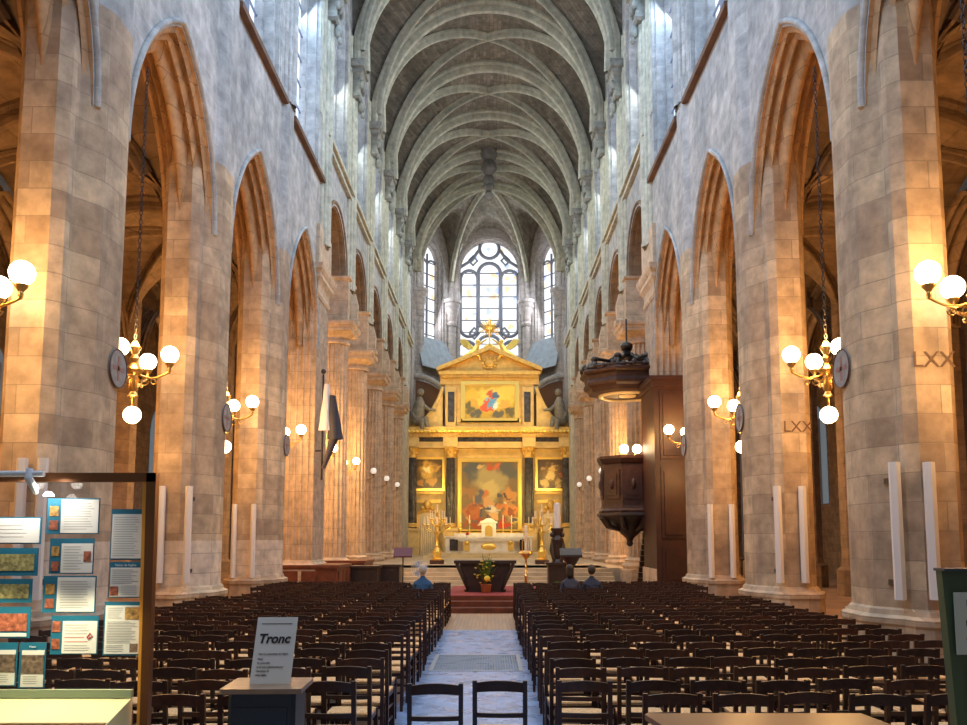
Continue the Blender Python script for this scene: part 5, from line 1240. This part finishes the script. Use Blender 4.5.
ll = light('lamp_light', 'SPOT', (bx(15) - ox, -.13, bz(482)), 5, (1, .95, .85), .03, parent=lp, spot=math.radians(150)); ll.rotation_euler = (math.radians(18), 0, 0)
for px_ in (0, 50, 100): light('desk_fill_light', 'SPOT', (bx(px_) - ox, -.2, bz(560)), 8.0, (1, .93, .62), .03, rot=(0, 0, 0), parent=lp, spot=math.radians(110))  # unseen spots added in mid-air to brighten the desk

PH = [mat('photo_print_%d' % i, c_, .5, noise=.6, nscale=45) for i, c_ in enumerate(((.40, .22, .06), (.35, .10, .05), (.30, .26, .10), (.18, .12, .08)))]
def sheet(px0, px1, py0, py1, label, layout, head=None, hs=.0, group='notices taped to the glass display'):
    cx, cz = at((px0 + px1) / 2, (py0 + py1) / 2, YB).x, (bz(py0) + bz(py1)) / 2; wx, wz = bx(px1) - bx(px0), bz(py0) - bz(py1)
    c = empty('notice_sheet', (cx, YB + .02, cz), label=label, cat='notice', group=group)
    a, b = wx / 2, wz / 2
    MB().box(-a, a, 0, .004, -b, b).build('border', TEAL, c, label='teal backing card')
    def rect(u0, u1, v0, v1, mt, nm, d=-.003):
        return MB().box(-a + u0 * wx, -a + u1 * wx, d, 0, b - v1 * wz, b - v0 * wz).build(nm, mt, c)
    def lines(u0, u1, v0, v1, nn, mt=INK):
        L = MB(); r_ = random.Random(nn)
        for i in range(nn):
            z = b - (v0 + (v1 - v0) * (i + .5) / nn) * wz; L.box(-a + u0 * wx, -a + (u0 + (u1 - u0) * r_.uniform(.72, 1)) * wx, -.004, -.003, z - .0012, z + .0012)
        L.build('printed_line', mt, c)
    if layout == 'wide':
        rect(.27, .98, .04, .97, PAPER, 'paper'); lines(.33, .92, .12, .9, 11)
        rect(.05, .22, .22, .50, PH[0], 'photo'); rect(.05, .22, .62, .88, PH[1], 'photo')
    elif layout == 'wide_photo':
        rect(.27, .98, .14, .97, PAPER, 'paper'); lines(.33, .78, .2, .9, 9); rect(.05, .22, .22, .50, PH[0], 'photo'); rect(.05, .22, .65, .92, PH[1], 'photo'); rect(.78, .94, .36, .66, PH[1], 'photo', -.005)
    elif layout == 'wide_red':
        rect(.25, .98, .14, .97, PAPER, 'paper'); lines(.3, .92, .2, .5, 4); lines(.3, .85, .52, .6, 1, REDINK); lines(.3, .95, .64, .7, 1, REDINK); lines(.3, .92, .74, .92, 3)
        rect(.03, .2, .14, .42, PH[1], 'photo'); rect(.03, .2, .6, .86, PH[1], 'photo')
        MB().tube([(a * .55, -.005, -b * .12), (a * .68, -.005, b * .1), (a * .78, -.005, -b * .05), (a * .6, -.005, -b * .2)], .0035, 6).build('red_mark', REDINK, c)
    elif layout == 'plain':
        rect(.03, .97, .05, .95, PAPER, 'paper'); lines(.12, .85, .25, .8, 4)
    elif layout == 'photo':
        rect(.0, .93, .22, .82, PH[2], 'photo')
    elif layout == 'photo2':
        rect(.0, .93, .22, .78, PH[1], 'photo'); rect(0, .93, .84, .95, PAPER, 'paper')
    elif layout == 'tall':
        rect(.04, .96, .1, .97, PAPER, 'paper'); lines(.1, .9, .14, .94, 17)
    elif layout == 'tall_photo':
        rect(.04, .96, .16, .97, PAPER, 'paper'); lines(.1, .9, .2, .62, 8); lines(.38, .9, .64, .93, 5); rect(.05, .3, .68, .94, PH[1], 'photo', -.005)
    elif layout == 'long':
        rect(.04, .96, .07, .97, PAPER, 'paper'); lines(.1, .52, .1, .32, 6); lines(.1, .92, .36, .78, 14); lines(.1, .66, .8, .94, 4); rect(.56, .94, .1, .33, PH[0], 'photo', -.005); rect(.72, .93, .78, .93, PH[3], 'photo', -.005)
    elif layout == 'card':
        rect(.1, .95, .17, .97, PAPER, 'paper'); rect(.1, .95, .27, .68, PH[3], 'photo', -.005); lines(.2, .85, .72, .92, 4)
    if head:
        text('heading', head, hs, LETW, c, Matrix.Translation((0 if 'tall' in layout or layout in ('card', 'long', 'photo') else -a * .55, -.004, b - wz * (.05 if layout not in ('tall_photo', 'card') else .09))) @ Matrix.Rotation(PI / 2, 4, 'X'), ext=.0004)
    return c
sheet(45, 98, 498, 534, 'wide notice with two small pictures, topmost under the white lamp', 'wide')
sheet(47.5, 92, 538.5, 574, 'wide notice with a small orange picture at its right edge', 'wide_photo')
sheet(41, 94, 576, 613, 'wide notice with a broad blue left margin, third down in the middle column', 'wide')
sheet(49, 96, 616, 655, 'wide notice with red lines and a small red mark', 'wide_red')
sheet(109, 142, 509, 560, 'tall text notice at the top of the right column', 'tall')
sheet(107.5, 140, 562, 598, 'notice headed Visites de l\'église with a small red picture', 'tall_photo', 'Visites de l\'église', .017)
sheet(102, 139.5, 602, 656, 'long text notice with two small pictures, bottom of the right column', 'long')
sheet(-14, 39.5, 517, 544, 'bright white landscape notice at the top of the left column', 'plain')
sheet(-16, 36, 548, 576, 'teal card with a photo of people in front of greenery', 'photo')
sheet(-16, 30, 579, 603, 'teal card with a group photo, between the greenery photo and the striped photo', 'photo')
sheet(-16, 28, 607, 638.5, 'teal card with a red and white group photo above a white strip', 'photo2')
sheet(-14, 14.5, 643, 687, 'small upright card at the bottom left corner of the display', 'card')
sheet(17, 43, 643, 689, 'small upright teal card with a group photo, second along the bottom row', 'card', 'Messe', .014)
# cloudy acrylic board strip holding bits of tape
# green board on the right
YG = 3.7
def gx(px): return at(px, 560, YG).x
def gz(py): return at(950, py, YG).z
gb = empty('green_display_panel', (gx(955), YG, 0), label='dark green display panel cut off by the right edge', cat='display stand'); og = gx(952)
b = MB(); b.add([(gx(938) - og, 0, gz(571)), (gx(1010) - og, .0, gz(571)), (gx(1010) - og, -.02, .0), (gx(956) - og, -.02, .0), (gx(938) - og, .05, gz(571)), (gx(1010) - og, .05, gz(571)), (gx(1010) - og, .05, .0), (gx(956) - og, .05, .0)], [(0, 1, 2, 3), (4, 7, 6, 5), (0, 4, 5, 1), (1, 5, 6, 2), (2, 6, 7, 3), (3, 7, 4, 0)]); b.build('panel', GREEN, gb)
b = MB(); b.box(gx(937) - og, gx(1010) - og, -.03, .06, gz(571), gz(571) + .012); b.build('top_edge', mat('dark_grey_edge', (.06, .065, .07), .5), gb)
PAPG = mat('grey_green_paper', (.58, .58, .46), .6)
for i, (a0, a1, b0, b1) in enumerate(((949, 1000, 592, 654), (960, 1000, 671, 720))):
    c = empty('poster', ((gx(a0) + gx(a1)) / 2, YG - .022, gz(b1)), label='%s pale poster on the dark green panel, %s' % (('upper', 'lower')[i], ('with bold black words and a red line', 'partly out of the picture')[i]), cat='poster', group='posters on the green panel')
    w2 = (gx(a1) - gx(a0)) / 2; H = gz(b0) - gz(b1)
    MB().box(-w2, w2, -.002, .004, 0, H).build('paper', PAPG, c)
    if i == 0:
        text('lettering', 'Pl', .03, INKD, c, Matrix.Translation((-w2 + .045, -.003, H * .5)) @ Matrix.Rotation(PI / 2, 4, 'X'), ax='LEFT', off=.0015)
        text('lettering', 'Ro', .03, INKD, c, Matrix.Translation((-w2 + .052, -.003, H * .38)) @ Matrix.Rotation(PI / 2, 4, 'X'), ax='LEFT', off=.0015)
        MB().box(-w2 + .04, w2 * .8, -.004, -.002, H * .25, H * .25 + .003).box(-w2 + .05, w2 * .8, -.004, -.002, H * .66, H * .66 + .003).build('red_line', REDINK, c)
        MB().box(-w2 + .05, -w2 + .12, -.004, -.002, H * .78, H * .88).build('logo_block', INK, c)
    else:
        L = MB(); [L.box(-w2 + .03, w2 * .8, -.004, -.002, H * (.2 + .12 * q), H * (.2 + .12 * q) + .003) for q in range(5)]; L.build('printed_line', REDINK, c)

# table at the lower right
tb = empty('wooden_table', (0, 0, 0), label='varnished brown table at the bottom right, cut by the picture edge', cat='table')
q = [at(645, 713, 5.55), at(864, 712, 5.55)]; zt_ = .885
xa, xb = q[0].x, q[1].x
b = MB(); b.prism([(xa + .12, 4.75), (xb + .1, 4.75), (xb, 5.6), (xa + .02, 5.6), (xa, 5.56)], zt_ - .035, zt_); b.build('tabletop', TABLEW, tb)
for x, y in ((xa + .2, 4.85), (xb - .02, 4.85), (xa + .1, 5.5), (xb - .1, 5.5)): MB().box(x - .03, x + .03, y - .03, y + .03, 0, zt_ - .035).build('leg', TABLEW, tb)
MB().box(xa + .15, xb - .05, 4.86, 5.5, zt_ - .12, zt_ - .035).build('apron', TABLEW, tb)
